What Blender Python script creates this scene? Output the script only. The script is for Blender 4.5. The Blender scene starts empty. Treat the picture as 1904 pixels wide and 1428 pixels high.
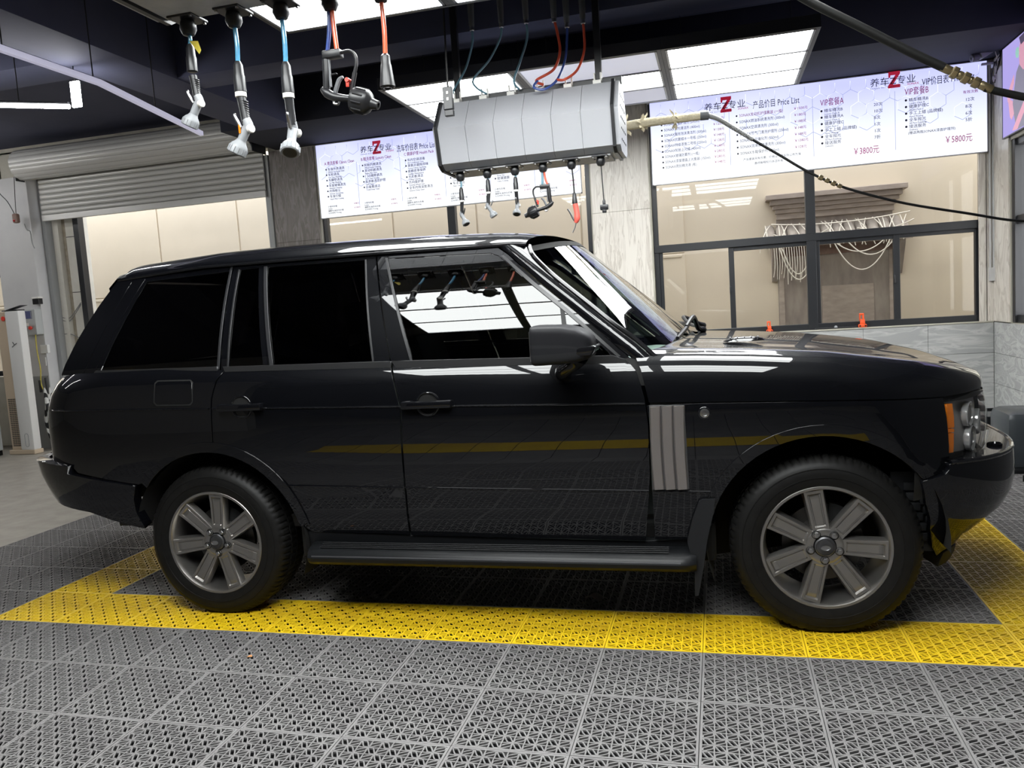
import bpy, bmesh, math, random
import numpy as np
from mathutils import Vector, Matrix
random.seed(7)
SC = bpy.context.scene
COL = SC.collection
PI = math.pi

# ------------------------------------------------------------------ camera
cam = bpy.data.objects.new('camera', bpy.data.cameras.new('camera'))
COL.objects.link(cam)
cam.data.sensor_width = 36.0
cam.data.lens = 1475.157 / 1904 * 36.0
cam.data.clip_start = 0.02
cam.data.clip_end = 200
_r = Vector((0.96638611, 0.24881916, -0.0647064))
_d = Vector((-0.0383773, -0.10925133, -0.99327304))
_f = Vector((-0.25421462, 0.96236852, -0.09602996))
cam.matrix_world = Matrix(((_r.x, -_d.x, -_f.x, 0.11252676), (_r.y, -_d.y, -_f.y, -3.18577128),
                           (_r.z, -_d.z, -_f.z, 1.44761829), (0, 0, 0, 1)))
SC.camera = cam

# ------------------------------------------------------------------ world, exposure
W = bpy.data.worlds.new('overcast_sky'); SC.world = W
W.use_nodes = True
_bg = W.node_tree.nodes['Background']
_bg.inputs[0].default_value = (0.92, 0.95, 1.0, 1)
_bg.inputs[1].default_value = 4.6
SC.view_settings.view_transform = 'Standard'
SC.view_settings.look = 'None'
SC.view_settings.gamma = 1.0
SC.view_settings.use_curve_mapping = False
SC.view_settings.exposure = 0.40
LED = 14.0            # emission of the lit diffusers of the ceiling panels
try:
    SC.cycles.use_denoising = True
    SC.cycles.max_bounces = 10
    SC.cycles.transparent_max_bounces = 16
    SC.cycles.sample_clamp_indirect = 8.0
    SC.cycles.caustics_reflective = False
    SC.cycles.caustics_refractive = False
except Exception:
    pass

# ------------------------------------------------------------------ materials
MATS = {}
def _new(name):
    m = bpy.data.materials.new(name); m.use_nodes = True
    MATS[name] = m
    return m, m.node_tree.nodes, m.node_tree.links
def mat(name, col, rough=.5, metal=0., spec=.5, coat=0., coat_rough=.03, noise=None, bump=0., scale=20., stretch=None, emit=None, estr=0.):
    """principled; noise = second colour mixed in by a noise texture; bump = fine relief"""
    m, N, L = _new(name)
    b = N['Principled BSDF']
    b.inputs['Base Color'].default_value = (*col, 1)
    b.inputs['Roughness'].default_value = rough
    b.inputs['Metallic'].default_value = metal
    b.inputs['Specular IOR Level'].default_value = spec
    b.inputs['Coat Weight'].default_value = coat
    b.inputs['Coat Roughness'].default_value = coat_rough
    if emit:
        b.inputs['Emission Color'].default_value = (*emit, 1)
        b.inputs['Emission Strength'].default_value = estr
    if noise or bump:
        tc = N.new('ShaderNodeTexCoord'); mp = N.new('ShaderNodeMapping')
        if stretch: mp.inputs['Scale'].default_value = stretch
        L.new(tc.outputs['Object'], mp.inputs['Vector'])
        n = N.new('ShaderNodeTexNoise'); n.inputs['Scale'].default_value = scale
        n.inputs['Detail'].default_value = 6; n.inputs['Roughness'].default_value = .6
        L.new(mp.outputs['Vector'], n.inputs['Vector'])
        if noise:
            r = N.new('ShaderNodeValToRGB')
            r.color_ramp.elements[0].position = .35; r.color_ramp.elements[1].position = .68
            r.color_ramp.elements[0].color = (*col, 1); r.color_ramp.elements[1].color = (*noise, 1)
            L.new(n.outputs['Fac'], r.inputs['Fac']); L.new(r.outputs['Color'], b.inputs['Base Color'])
        if bump:
            bp = N.new('ShaderNodeBump'); bp.inputs['Strength'].default_value = bump; bp.inputs['Distance'].default_value = .01
            L.new(n.outputs['Fac'], bp.inputs['Height']); L.new(bp.outputs['Normal'], b.inputs['Normal'])
    return m
def emis(name, col, strength):
    m, N, L = _new(name)
    N.remove(N['Principled BSDF'])
    e = N.new('ShaderNodeEmission'); e.inputs[0].default_value = (*col, 1); e.inputs[1].default_value = strength
    L.new(e.outputs[0], N['Material Output'].inputs[0])
    return m
def glass(name, tint, rough=.0, boost=1.0):
    """thin pane: fresnel reflection over tinted transparency"""
    m, N, L = _new(name)
    N.remove(N['Principled BSDF'])
    t = N.new('ShaderNodeBsdfTransparent'); t.inputs[0].default_value = (*tint, 1)
    g = N.new('ShaderNodeBsdfGlossy'); g.inputs['Roughness'].default_value = rough
    f = N.new('ShaderNodeFresnel'); ge = N.new('ShaderNodeNewGeometry')
    mi = N.new('ShaderNodeMapRange'); mi.inputs[3].default_value = 1.52; mi.inputs[4].default_value = 1 / 1.52
    L.new(ge.outputs['Backfacing'], mi.inputs[0]); L.new(mi.outputs[0], f.inputs[0])
    mu = N.new('ShaderNodeMath'); mu.operation = 'MULTIPLY'; mu.inputs[1].default_value = boost; mu.use_clamp = True
    L.new(f.outputs[0], mu.inputs[0])
    mx = N.new('ShaderNodeMixShader')
    L.new(mu.outputs[0], mx.inputs[0]); L.new(t.outputs[0], mx.inputs[1]); L.new(g.outputs[0], mx.inputs[2])
    L.new(mx.outputs[0], N['Material Output'].inputs[0])
    return m
def marble(name, base, vein, scale=1.2, stretch=(1, 1, 1), rough=.25, rot=.5, sharp=.06):
    m, N, L = _new(name)
    b = N['Principled BSDF']; b.inputs['Roughness'].default_value = rough
    tc = N.new('ShaderNodeTexCoord'); mp = N.new('ShaderNodeMapping')
    mp.inputs['Scale'].default_value = stretch; mp.inputs['Rotation'].default_value = (0, rot, 0)
    L.new(tc.outputs['Object'], mp.inputs['Vector'])
    n1 = N.new('ShaderNodeTexNoise'); n1.inputs['Scale'].default_value = scale; n1.inputs['Detail'].default_value = 8
    n1.inputs['Distortion'].default_value = .8
    L.new(mp.outputs[0], n1.inputs['Vector'])
    r = N.new('ShaderNodeValToRGB'); cr = r.color_ramp
    cr.elements[0].position = .5 - sharp * 3; cr.elements[0].color = (*base, 1)
    cr.elements[1].position = .5; cr.elements[1].color = (*vein, 1)
    e = cr.elements.new(.5 + sharp); e.color = (*base, 1)
    e = cr.elements.new(.62); e.color = tuple(.5 * (p + q) for p, q in zip(base, vein)) + (1,)
    e = cr.elements.new(.7); e.color = (*base, 1)
    L.new(n1.outputs['Fac'], r.inputs['Fac']); L.new(r.outputs['Color'], b.inputs['Base Color'])
    return m

# ------------------------------------------------------------------ mesh helpers
class MB:
    def __init__(s): s.v = []; s.f = []
    def add(s, vs, fs):
        o = len(s.v); s.v += [tuple(p) for p in vs]; s.f += [tuple(i + o for i in f) for f in fs]; return s
    def box(s, a, b, bevel=0.):
        (x0, y0, z0), (x1, y1, z1) = a, b
        if x0 > x1: x0, x1 = x1, x0
        if y0 > y1: y0, y1 = y1, y0
        if z0 > z1: z0, z1 = z1, z0
        c = min(bevel, (x1 - x0) * .45, (y1 - y0) * .45, (z1 - z0) * .45)
        if c <= 0:
            return s.add([(x0, y0, z0), (x1, y0, z0), (x1, y1, z0), (x0, y1, z0), (x0, y0, z1), (x1, y0, z1), (x1, y1, z1), (x0, y1, z1)],
                  [(0, 3, 2, 1), (4, 5, 6, 7), (0, 1, 5, 4), (1, 2, 6, 5), (2, 3, 7, 6), (3, 0, 4, 7)])
        bm = bmesh.new(); bmesh.ops.create_cube(bm, size=1)
        for v in bm.verts:
            v.co = ((x0 + x1) / 2 + v.co.x * (x1 - x0), (y0 + y1) / 2 + v.co.y * (y1 - y0), (z0 + z1) / 2 + v.co.z * (z1 - z0))
        bmesh.ops.bevel(bm, geom=bm.edges[:], offset=c, segments=2, profile=.5, affect='EDGES')
        bm.verts.index_update()
        s.add([v.co[:] for v in bm.verts], [[v.index for v in f.verts] for f in bm.faces]); bm.free()
        return s
    def tube(s, pts, r, n=10, cap=True, smooth=0):
        pts = [Vector(p) for p in pts]
        if smooth: pts = spline(pts, smooth)
        rs = r if isinstance(r, (list, tuple)) else None
        up = Vector((0, 0, 1)); prev = None; o = len(s.v)
        m = len(pts)
        for i, p in enumerate(pts):
            t = (pts[min(i + 1, m - 1)] - pts[max(i - 1, 0)])
            if t.length < 1e-9: t = Vector((0, 0, 1))
            t.normalize()
            if prev is None:
                a = t.cross(up)
                if a.length < 1e-3: a = t.cross(Vector((1, 0, 0)))
            else: a = prev - t * prev.dot(t)
            a.normalize(); prev = a; b = t.cross(a)
            if rs is None: rr = r
            else:
                q = i / max(1, m - 1) * (len(rs) - 1); k = min(int(q), len(rs) - 2); rr = rs[k] + (rs[k + 1] - rs[k]) * (q - k)
            for j in range(n):
                w = 2 * PI * j / n
                s.v.append(tuple(p + (a * math.cos(w) + b * math.sin(w)) * rr))
        for i in range(m - 1):
            for j in range(n):
                k = (j + 1) % n
                s.f.append((o + i * n + j, o + (i + 1) * n + j, o + (i + 1) * n + k, o + i * n + k))
        if cap:
            s.f.append(tuple(o + j for j in range(n))); s.f.append(tuple(o + (m - 1) * n + j for j in reversed(range(n))))
        return s
    def lathe(s, prof, n=24, org=(0, 0, 0), axis=(0, 0, 1), closed=False):
        """prof: [(r, h)] revolved about axis through org"""
        ax = Vector(axis).normalized(); a = ax.cross(Vector((0, 0, 1)))
        if a.length < 1e-3: a = Vector((1, 0, 0))
        a.normalize(); b = ax.cross(a); o = len(s.v); org = Vector(org); m = len(prof)
        for r, h in prof:
            for j in range(n):
                w = 2 * PI * j / n
                s.v.append(tuple(org + ax * h + (a * math.cos(w) + b * math.sin(w)) * r))
        for i in range(m if closed else m - 1):
            i2 = (i + 1) % m
            for j in range(n):
                k = (j + 1) % n
                s.f.append((o + i * n + j, o + i * n + k, o + i2 * n + k, o + i2 * n + j))
        if not closed:
            if prof[0][0] > 1e-6: s.f.append(tuple(o + j for j in reversed(range(n))))
            if prof[-1][0] > 1e-6: s.f.append(tuple(o + (m - 1) * n + j for j in range(n)))
        return s
    def prism(s, poly, h0, h1, fn):
        """poly 2d [(a,b)], extruded h0..h1, fn(a,b,h)->xyz"""
        n = len(poly)
        return s.add([fn(a, b, h0) for a, b in poly] + [fn(a, b, h1) for a, b in poly],
              [tuple(reversed(range(n))), tuple(range(n, 2 * n))] + [(i, (i + 1) % n, n + (i + 1) % n, n + i) for i in range(n)])
    def grid(s, fn, nu, nv):
        o = len(s.v)
        for i in range(nu + 1):
            for j in range(nv + 1): s.v.append(tuple(fn(i / nu, j / nv)))
        for i in range(nu):
            for j in range(nv):
                a = o + i * (nv + 1) + j
                s.f.append((a, a + nv + 1, a + nv + 2, a + 1))
        return s
    def xf(s, M):
        s.v = [tuple(M @ Vector(p)) for p in s.v]; return s
    def mesh(s, name, m, smooth=True, angle=35, fix=True):
        me = bpy.data.meshes.new(name); me.from_pydata(s.v, [], s.f)
        if fix:
            bm = bmesh.new(); bm.from_mesh(me); bmesh.ops.recalc_face_normals(bm, faces=bm.faces[:]); bm.to_mesh(me); bm.free()
        if m: me.materials.append(MATS[m] if isinstance(m, str) else m)
        if smooth:
            me.polygons.foreach_set('use_smooth', [True] * len(me.polygons))
            try: me.set_sharp_from_angle(angle=math.radians(angle))
            except Exception: pass
        return me
    def build(s, name, m, parent=None, loc=None, smooth=True, angle=35, fix=True):
        o = bpy.data.objects.new(name, s.mesh(name, m, smooth, angle, fix))
        COL.objects.link(o)
        if parent is not None: o.parent = parent
        if loc is not None: o.location = loc
        return o
def spline(P, k=8):
    """catmull-rom through P"""
    P = [Vector(p) for p in P]; out = []
    if len(P) < 3: return P
    for i in range(len(P) - 1):
        p0 = P[max(i - 1, 0)]; p1 = P[i]; p2 = P[i + 1]; p3 = P[min(i + 2, len(P) - 1)]
        for j in range(k):
            t = j / k
            out.append(.5 * ((2 * p1) + (p2 - p0) * t + (2 * p0 - 5 * p1 + 4 * p2 - p3) * t * t + (3 * p1 - p0 - 3 * p2 + p3) * t ** 3))
    out.append(P[-1]); return out
def empty(name, loc=(0, 0, 0), rz=0.):
    o = bpy.data.objects.new(name, None); COL.objects.link(o); o.location = loc; o.rotation_euler.z = rz
    o.empty_display_size = .1
    return o
def tag(o, label, cat=None, group=None, kind=None):
    o['label'] = label
    if cat: o['category'] = cat
    if group: o['group'] = group
    if kind: o['kind'] = kind
    return o
def struct(name, mb, m, parent=None, **k):
    o = mb.build(name, m, parent, **k)
    if parent is None: o['kind'] = 'structure'
    return o
def kids(o): return [c for c in bpy.data.objects if c.parent == o]
def copy_tree(o, parent=None):
    ch = kids(o)
    c = o.copy(); COL.objects.link(c); c.parent = parent
    for k in ch: copy_tree(k, c)
    return c
def rect(u0, v0, u1, v1): return [(u0, v0), (u1, v0), (u1, v1), (u0, v1)]
# ------------------------------------------------------------------ material library
mat('paint', (.0022, .0024, .0034), rough=.4, coat=1.0, coat_rough=.010, spec=.06)
mat('trim_black', (.006, .006, .007), rough=.12, spec=.5)
mat('plastic_black', (.007, .0075, .0085), rough=.36, spec=.22)
mat('plastic_dark', (.014, .0145, .016), rough=.5, spec=.2)
mat('seal', (.006, .006, .006), rough=.6)
mat('underbody', (.004, .004, .004), rough=.9)
mat('belt_trim', (.04, .04, .042), rough=.35, metal=.5)
mat('seal_grey', (.022, .022, .024), rough=.3)
mat('mirror_shell', (.012, .012, .014), rough=.5, metal=.0, spec=.12)
mat('alloy', (.33, .315, .30), rough=.34, metal=.92)
mat('alloy_dark', (.10, .10, .105), rough=.4, metal=.8)
mat('steel', (.42, .42, .43), rough=.28, metal=1.)
mat('chrome', (.8, .8, .82), rough=.08, metal=1.)
mat('brake', (.09, .085, .08), rough=.45, metal=.8)
mat('rubber', (.0055, .0053, .0052), rough=.48, spec=.2, noise=(.009, .0087, .0084), scale=30)
mat('vent_metal', (.33, .30, .29), rough=.38, metal=.75)
mat('lamp_shell', (.40, .39, .38), rough=.3, metal=.1)
mat('lamp_bright', (.72, .72, .72), rough=.15, metal=.5)
mat('wall_side', (.30, .29, .27), rough=.7)
mat('orange_lens', (.85, .22, .015), rough=.12, coat=.6)
mat('red_lens', (.35, .01, .012), rough=.1, coat=.6)
mat('leather', (.022, .02, .019), rough=.5)
mat('dash_grey', (.42, .44, .42), rough=.6)
glass('glass_privacy', (.035, .035, .04), boost=1.1)
glass('glass_door', (.10, .11, .105), boost=1.5)
glass('glass_screen', (.62, .72, .68), boost=1.6)
glass('glass_lamp', (.93, .93, .93), boost=.9)
glass('pane', (.95, .94, .92), boost=.45)
mat('concrete', (.22, .20, .17), rough=.42, noise=(.30, .28, .24), bump=.25, scale=6.)
mat('hole_shade', (.006, .006, .007), rough=.9, spec=.1, noise=(.012, .0115, .012), scale=5)
mat('tile_grey', (.185, .180, .178), rough=.5, spec=.35, noise=(.130, .123, .125), scale=3.2)
mat('tile_yellow', (.80, .55, .010), rough=.4, noise=(.66, .42, .02), scale=3.2)
mat('ceiling_dark', (.014, .0155, .028), rough=.85, noise=(.019, .021, .036), scale=2.)
mat('ceiling_paint', (.040, .044, .080), rough=.85, noise=(.050, .054, .094), scale=2.)
mat('ceiling_beam', (.048, .053, .100), rough=.85, noise=(.058, .063, .115), scale=2.)
mat('wall_dark', (.035, .035, .038), rough=.7)
mat('wall_white', (.58, .58, .58), rough=.55, noise=(.52, .52, .53), scale=2.)
mat('wall_plaster', (.46, .44, .38), rough=.7, noise=(.38, .36, .30), scale=3., bump=.2)
mat('jamb_plaster_daylit', (.70, .68, .62), rough=.8, noise=(.62, .60, .54), scale=4., bump=.2)  # paler copy of the plaster: daylight on the jamb put into the colour
mat('rough_plaster', (.30, .26, .20), rough=.9, noise=(.40, .36, .29), scale=14., bump=.6)
mat('facade', (.68, .60, .48), rough=.8, noise=(.64, .565, .45), scale=1.5)
mat('facade_panel', (.69, .61, .49), rough=.75, noise=(.65, .575, .46), scale=1.2)
mat('facade_stone', (.42, .36, .31), rough=.8, noise=(.32, .27, .24), scale=7., stretch=(1, 1, 3))
mat('facade_dark', (.26, .22, .20), rough=.8, noise=(.36, .32, .28), scale=5., stretch=(2, 1, .6))
mat('facade_red', (.20, .12, .10), rough=.8, noise=(.28, .20, .17), scale=8.)
mat('roof_tile', (.30, .27, .24), rough=.8, noise=(.38, .34, .30), scale=9.)
mat('net_rope', (.72, .68, .60), rough=.9)
marble('pilaster_marble', (.72, .68, .62), (.52, .475, .42), scale=5.5, stretch=(3.6, 1, .35), rot=-.3, rough=.3, sharp=.03)
marble('pilaster_brown', (.155, .132, .118), (.30, .27, .25), scale=4.2, stretch=(3.2, 1, .5), rot=-.3, rough=.35, sharp=.03)
marble('wall_tile', (.36, .365, .36), (.50, .50, .49), scale=4.0, stretch=(.5, 1, 2.4), rot=.7, rough=.22, sharp=.035)
mat('grout', (.24, .24, .23), rough=.9)
mat('frame_black', (.018, .019, .022), rough=.35)
mat('shutter', (.60, .595, .575), rough=.35, metal=.15)
mat('shutter_dark', (.09, .088, .085), rough=.6)
mat('guide_grey', (.33, .34, .34), rough=.4, metal=.3)
emis('led', (.97, 1.0, .99), LED)
mat('led_dim', (.62, .63, .70), rough=.6, emit=(.8, .82, 1.0), estr=.32)
mat('led_frame', (.018, .018, .022), rough=.4)
mat('led_divider', (.10, .10, .11), rough=.5)
mat('led_trim', (.42, .43, .46), rough=.4, metal=.3)
emis('led_tube', (1, .99, .97), 40.0)
mat('strip_white', (.62, .62, .72), rough=.5, emit=(.78, .76, 1.0), estr=.30)
mat('reel_white', (.39, .395, .42), rough=.42)
mat('reel_edge', (.02, .02, .022), rough=.4)
mat('reel_plate', (.50, .50, .51), rough=.5, metal=.0, noise=(.42, .42, .43), scale=20.)
mat('post_black', (.012, .012, .014), rough=.35)
mat('gun_black', (.016, .016, .018), rough=.34)
mat('gun_grey', (.27, .28, .295), rough=.38)
mat('gun_dark_grey', (.12, .125, .135), rough=.45)
mat('knob_white', (.78, .76, .72), rough=.4)
mat('hose_blue', (.10, .36, .60), rough=.18, coat=.5)
mat('hose_navy', (.05, .09, .32), rough=.25)
mat('hose_teal', (.16, .30, .38), rough=.25)
mat('hose_red', (.70, .10, .05), rough=.3)
mat('hose_orange', (.82, .13, .05), rough=.25, coat=.4)
mat('hose_black', (.008, .008, .008), rough=.5, spec=.3)
mat('hose_grey', (.20, .20, .20), rough=.4)
mat('red_plastic', (.75, .06, .04), rough=.35)
mat('coral_plastic', (.80, .13, .10), rough=.35)
mat('orange_plastic', (.85, .10, .02), rough=.45)
mat('yellow_tag', (.75, .60, .08), rough=.5)
mat('brass', (.36, .29, .17), rough=.35, metal=.9)
mat('cloth_wrap', (.62, .54, .38), rough=.9, noise=(.74, .67, .50), bump=.6, scale=60.)
mat('ac_white', (.70, .70, .69), rough=.32)
mat('ac_beige', (.52, .42, .31), rough=.45)
mat('ac_grille', (.10, .085, .07), rough=.6)
mat('ctrl_grey', (.44, .46, .46), rough=.45)
mat('screen_blue', (.03, .035, .06), rough=.2, emit=(.1, .12, .3), estr=.15)
mat('cable_yellow', (.60, .50, .07), rough=.5)
mat('cable_black', (.01, .01, .01), rough=.5)
mat('fabric_black', (.012, .012, .013), rough=.85)
mat('fabric_white', (.62, .62, .60), rough=.85)
mat('bin_plastic', (.028, .033, .038), rough=.32)
mat('leaf', (.45, .20, .07), rough=.8)
mat('rag', (.30, .27, .25), rough=.9)
mat('wood_light', (.5, .42, .3), rough=.6)
def board_mat(name, seed):
    """backlit print: lavender at the top to white at the bottom, with a pale hexagon relief"""
    m, N, L = _new(name)
    N.remove(N['Principled BSDF'])
    tc = N.new('ShaderNodeTexCoord'); sep = N.new('ShaderNodeSeparateXYZ'); L.new(tc.outputs['Object'], sep.inputs[0])
    mr = N.new('ShaderNodeMapRange'); mr.inputs[1].default_value = 2.63; mr.inputs[2].default_value = 3.49
    L.new(sep.outputs['Z'], mr.inputs[0])
    n = N.new('ShaderNodeTexNoise'); n.inputs['Scale'].default_value = 1.1; n.noise_dimensions = '4D'; n.inputs['W'].default_value = seed
    L.new(tc.outputs['Object'], n.inputs['Vector'])
    ad = N.new('ShaderNodeMath'); ad.operation = 'ADD'
    ms = N.new('ShaderNodeMath'); ms.operation = 'MULTIPLY_ADD'; ms.inputs[1].default_value = .9; ms.inputs[2].default_value = -.45
    L.new(n.outputs['Fac'], ms.inputs[0]); L.new(ms.outputs[0], ad.inputs[0]); L.new(mr.outputs[0], ad.inputs[1])
    r = N.new('ShaderNodeValToRGB'); cr = r.color_ramp
    cr.elements[0].position = .15; cr.elements[0].color = (.93, .96, 1.0, 1)
    cr.elements[1].position = 1.0; cr.elements[1].color = (.50, .52, .92, 1)
    e = cr.elements.new(.55); e.color = (.74, .78, .98, 1)
    L.new(ad.outputs[0], r.inputs['Fac'])
    em = N.new('ShaderNodeEmission'); em.inputs[1].default_value = .98
    L.new(r.outputs['Color'], em.inputs[0]); L.new(em.outputs[0], N['Material Output'].inputs[0])
board_mat('board_print_left', 1.3)
board_mat('board_print_right', 4.7)
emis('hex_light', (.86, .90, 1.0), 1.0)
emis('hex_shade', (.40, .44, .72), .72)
emis('poster_lavender', (.44, .38, .80), .8)
mat('ink_dark', (.035, .03, .05), rough=.6)
mat('ink_red', (.42, .015, .05), rough=.6, emit=(.6, .02, .06), estr=.35)
mat('ink_magenta', (.30, .02, .14), rough=.6, emit=(.5, .03, .22), estr=.22)
mat('ink_white', (.9, .9, .95), rough=.6, emit=(.9, .9, 1), estr=.8)
mat('poster_grey', (.20, .19, .24), rough=.6, emit=(.30, .28, .36), estr=.5)
mat('poster_skin', (.5, .25, .28), rough=.6, emit=(.75, .38, .50), estr=.6)
mat('poster_green', (.3, .6, .5), rough=.6, emit=(.4, .75, .62), estr=.5)
mat('poster_dark', (.05, .04, .07), rough=.6, emit=(.12, .09, .16), estr=.5)
# ================================================================== the setting
XR, XL, YB, YF, ZC = 2.735, -14.0, 5.55, -9.0, 3.95
TS = .404
# floor and its interlocking lattice tiles
fl = struct('floor', MB().box((XL, YF, -.10), (XR, YB + .25, -.022)), 'concrete')
fl['label'] = 'bare grey concrete floor under and beside the plastic lattice tiles'
def tile_mesh():
    """one lattice tile, TS square, top at z=0: border bars, straight bars, and pairs of S-curved bars along the diagonals"""
    mb = MB(); h0, h1 = -.0205, 0.
    b = .0095; g = .0012
    def bar(p, q, w0, w1=None, hh=h1):
        w1 = w0 if w1 is None else w1
        dx, dy = q[0] - p[0], q[1] - p[1]; l = math.hypot(dx, dy); nx, ny = -dy / l, dx / l
        v = [(p[0] + nx * w0, p[1] + ny * w0), (p[0] - nx * w0, p[1] - ny * w0), (q[0] - nx * w1, q[1] - ny * w1), (q[0] + nx * w1, q[1] + ny * w1)]
        mb.add([(x, y, hh) for x, y in v] + [(x, y, hh - .0055) for x, y in v], [(0, 1, 2, 3), (0, 3, 7, 4), (1, 5, 6, 2)])
    # border
    for x0, y0, x1, y1 in ((g, g, TS - g, b), (g, TS - b, TS - g, TS - g), (g, b, b, TS - b), (TS - b, b, TS - g, TS - b)):
        mb.box((x0, y0, h0), (x1, y1, h1))
    n = 10; p = (TS - 2 * b) / n
    P = lambda i, j: (b + i * p, b + j * p)
    w = .0023
    for i in range(1, n):
        bar(P(i, 0), P(i, n), w, hh=-.0006); bar(P(0, i), P(n, i), w, hh=-.0009)
    for i in range(n):
        for j in range(n):
            # each cell carries one leaf between the two star nodes at its corners
            if (i + j) % 2 == 0: a, c = P(i, j), P(i + 1, j + 1)
            else: a, c = P(i + 1, j), P(i, j + 1)
            dx, dy = c[0] - a[0], c[1] - a[1]; l = math.hypot(dx, dy); ux, uy = dx / l, dy / l; nx, ny = -uy, ux
            for sgn in (1, -1):
                pts = []
                for t, o, s_ in ((.07, .025, 0), (.28, .155, .055), (.5, .165, 0), (.72, .155, -.055), (.93, .025, 0)):
                    off = sgn * o + s_
                    pts.append((a[0] + ux * l * t + nx * l * off, a[1] + uy * l * t + ny * l * off))
                for q in range(4): bar(pts[q], pts[q + 1], .0024, hh=-.0003)
    return mb
_tm = tile_mesh()
TILE_G = _tm.mesh('floor_tile', 'tile_grey', smooth=False)
TILE_Y = _tm.mesh('floor_tile_yellow', 'tile_yellow', smooth=False)
def is_yellow(i, j):
    return (j == 0 and -9 <= i <= 3) or (i in (-9, 3) and 0 <= j <= 6) or (j == 6 and -9 <= i <= 3)
cells = [(i, j) for j in range(-6, 8) for i in range(-12, 6)] + [(i, j) for j in range(8, 13) for i in range(1, 6)] + [(6, j) for j in range(-3, 13)]
for i, j in cells:
    o = bpy.data.objects.new('floor_tile', TILE_Y if is_yellow(i, j) else TILE_G)
    COL.objects.link(o); o.parent = fl; o.location = (i * TS, j * TS, random.uniform(-.0006, .0006))
# the lattice floor goes on behind the photographer, too far off to tell its bars apart (seen mirrored in the car)
mb = MB()
for i in range(-12, 6):
    for j in range(-13, -6):
        mb.box((i * TS + .004, j * TS + .004, -.021), (i * TS + TS - .004, j * TS + TS - .004, -.004))
o = mb.build('floor_tile_field', 'tile_grey', fl, smooth=False); o['kind'] = 'stuff'
mb = MB()
for i in range(-9, 4): mb.box((i * TS + .004, -9 * TS + .004, -.0205), (i * TS + TS - .004, -8 * TS - .004, -.003))
o = mb.build('floor_tile_field', 'tile_yellow', fl, smooth=False); o['kind'] = 'stuff'

# near-black sheet under the tiles, painting the shade in the lattice holes
struct('trim_1', MB().box((-12 * TS, -13 * TS, -.0225), (XR - .01, 13 * TS, -.0212)), 'hole_shade')

# ceiling slab, beams
struct('ceiling', MB().box((XL, YF, ZC), (XR + .2, YB + .25, ZC + .2)), 'ceiling_paint')
struct('trim_2', MB().box((-4.92, 4.45, 3.495), (XR, YB, ZC + .002), .004), 'ceiling_dark')           # downstand over the boards
struct('trim_3', MB().box((-4.55, YF, 3.46), (-4.05, 4.46, ZC + .002), .004), 'ceiling_beam')
struct('trim_4', MB().box((-4.06, 2.60, 3.47), (XR, 2.95, ZC + .002), .004), 'ceiling_beam')
struct('trim_6', MB().box((XL, 2.2, 3.60), (-4.54, 2.62, ZC + .002), .004), 'ceiling_paint')

# enclosing walls
struct('wall_left', MB().box((XL - .2, YF, -.1), (XL, YB + .25, ZC)), 'wall_side')
struct('wall_front', MB().box((XL, YF - .2, -.1), (XR, YF, ZC)), 'wall_dark')

struct('wall_grey_reflector', MB().box((XL, -5.2, -.1), (-5.3, -5.0, ZC)), 'wall_side')  # unseen wall, added so the car's rear quarter mirrors grey
# back wall: what stands between the openings
Y1 = YB + .22
wb = struct('wall_back', MB()
     .box((-5.03, YB, 3.49), (XR + .2, Y1, ZC)).box((XL, YB, 3.88), (-5.03, Y1, ZC))       # heads
     .box((-.53, YB, 0), (XR + .2, Y1, 1.005)).box((-4.415, YB, 0), (-1.18, Y1, 1.005))    # under the windows
     .box((-1.18, YB + .004, 0), (-.53, Y1, 3.5)).box((-5.03, YB + .004, 0), (-4.415, Y1, 3.5))
     .box((2.685, YB, 1.0), (XR + .2, Y1, 3.5)).box((-9.05, YB, 0), (-8.42, Y1, 3.9)).box((XL, YB, 0), (-9.05, Y1, .95)).box((XL, YB, 3.48), (-9.0, Y1, 3.9)).box((-8.43, YB + .06, 3.55), (-5.0, Y1, 3.9)), 'wall_plaster')
for x0, x1, m in ((-1.165, -.545, 'pilaster_marble'), (-5.02, -4.43, 'pilaster_brown')):
    for k, (z0, z1) in enumerate(((0, 1.2), (1.202, 2.4), (2.402, 3.485))):
        MB().box((x0, YB - .012, z0), (x1, YB + .01, z1), .002).build('marble_panel', m, wb, smooth=False)
MB().box((2.600, YB - .012, 1.01), (2.66, YB + .01, 3.49)).box((2.67, YB - .010, 1.01), (XR - .002, YB + .01, 3.49)).build('marble_strip', 'pilaster_marble', wb, smooth=False)
# wainscot tiles of the back wall right of the car, running joint every second row
def wall_tiles(parent, rows, fn, a0, a1, w=.60):
    for r, (z0, z1) in enumerate(rows):
        a = a0 - (0 if r % 2 == 0 else 0)
        while a < a1 - .02:
            e = min(a + w, a1)
            fn(a + .0015, e - .0015, z0 + .0015, z1 - .0015)
            a += w
rows = [(1.0 - .30 * (k + 1), 1.0 - .30 * k) for k in range(3)] + [(0, .10)]
def _tb(a, e, z0, z1): MB().box((a, YB - .012, z0), (e, YB + .002, z1), .0015).build('wall_tile', 'wall_tile', wb, smooth=False)
wall_tiles(wb, rows, _tb, XR - .60 * 4 + .0, XR - .013)
MB().box((-.5, YB - .004, 0), (XR, YB + .003, 1.0)).build('tile_grout', 'grout', wb, smooth=False)
MB().box((-.5, YB - .02, .998), (XR - .012, YB + .06, 1.012), .003).build('sill_board', 'wall_plaster', wb, smooth=False)

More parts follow.
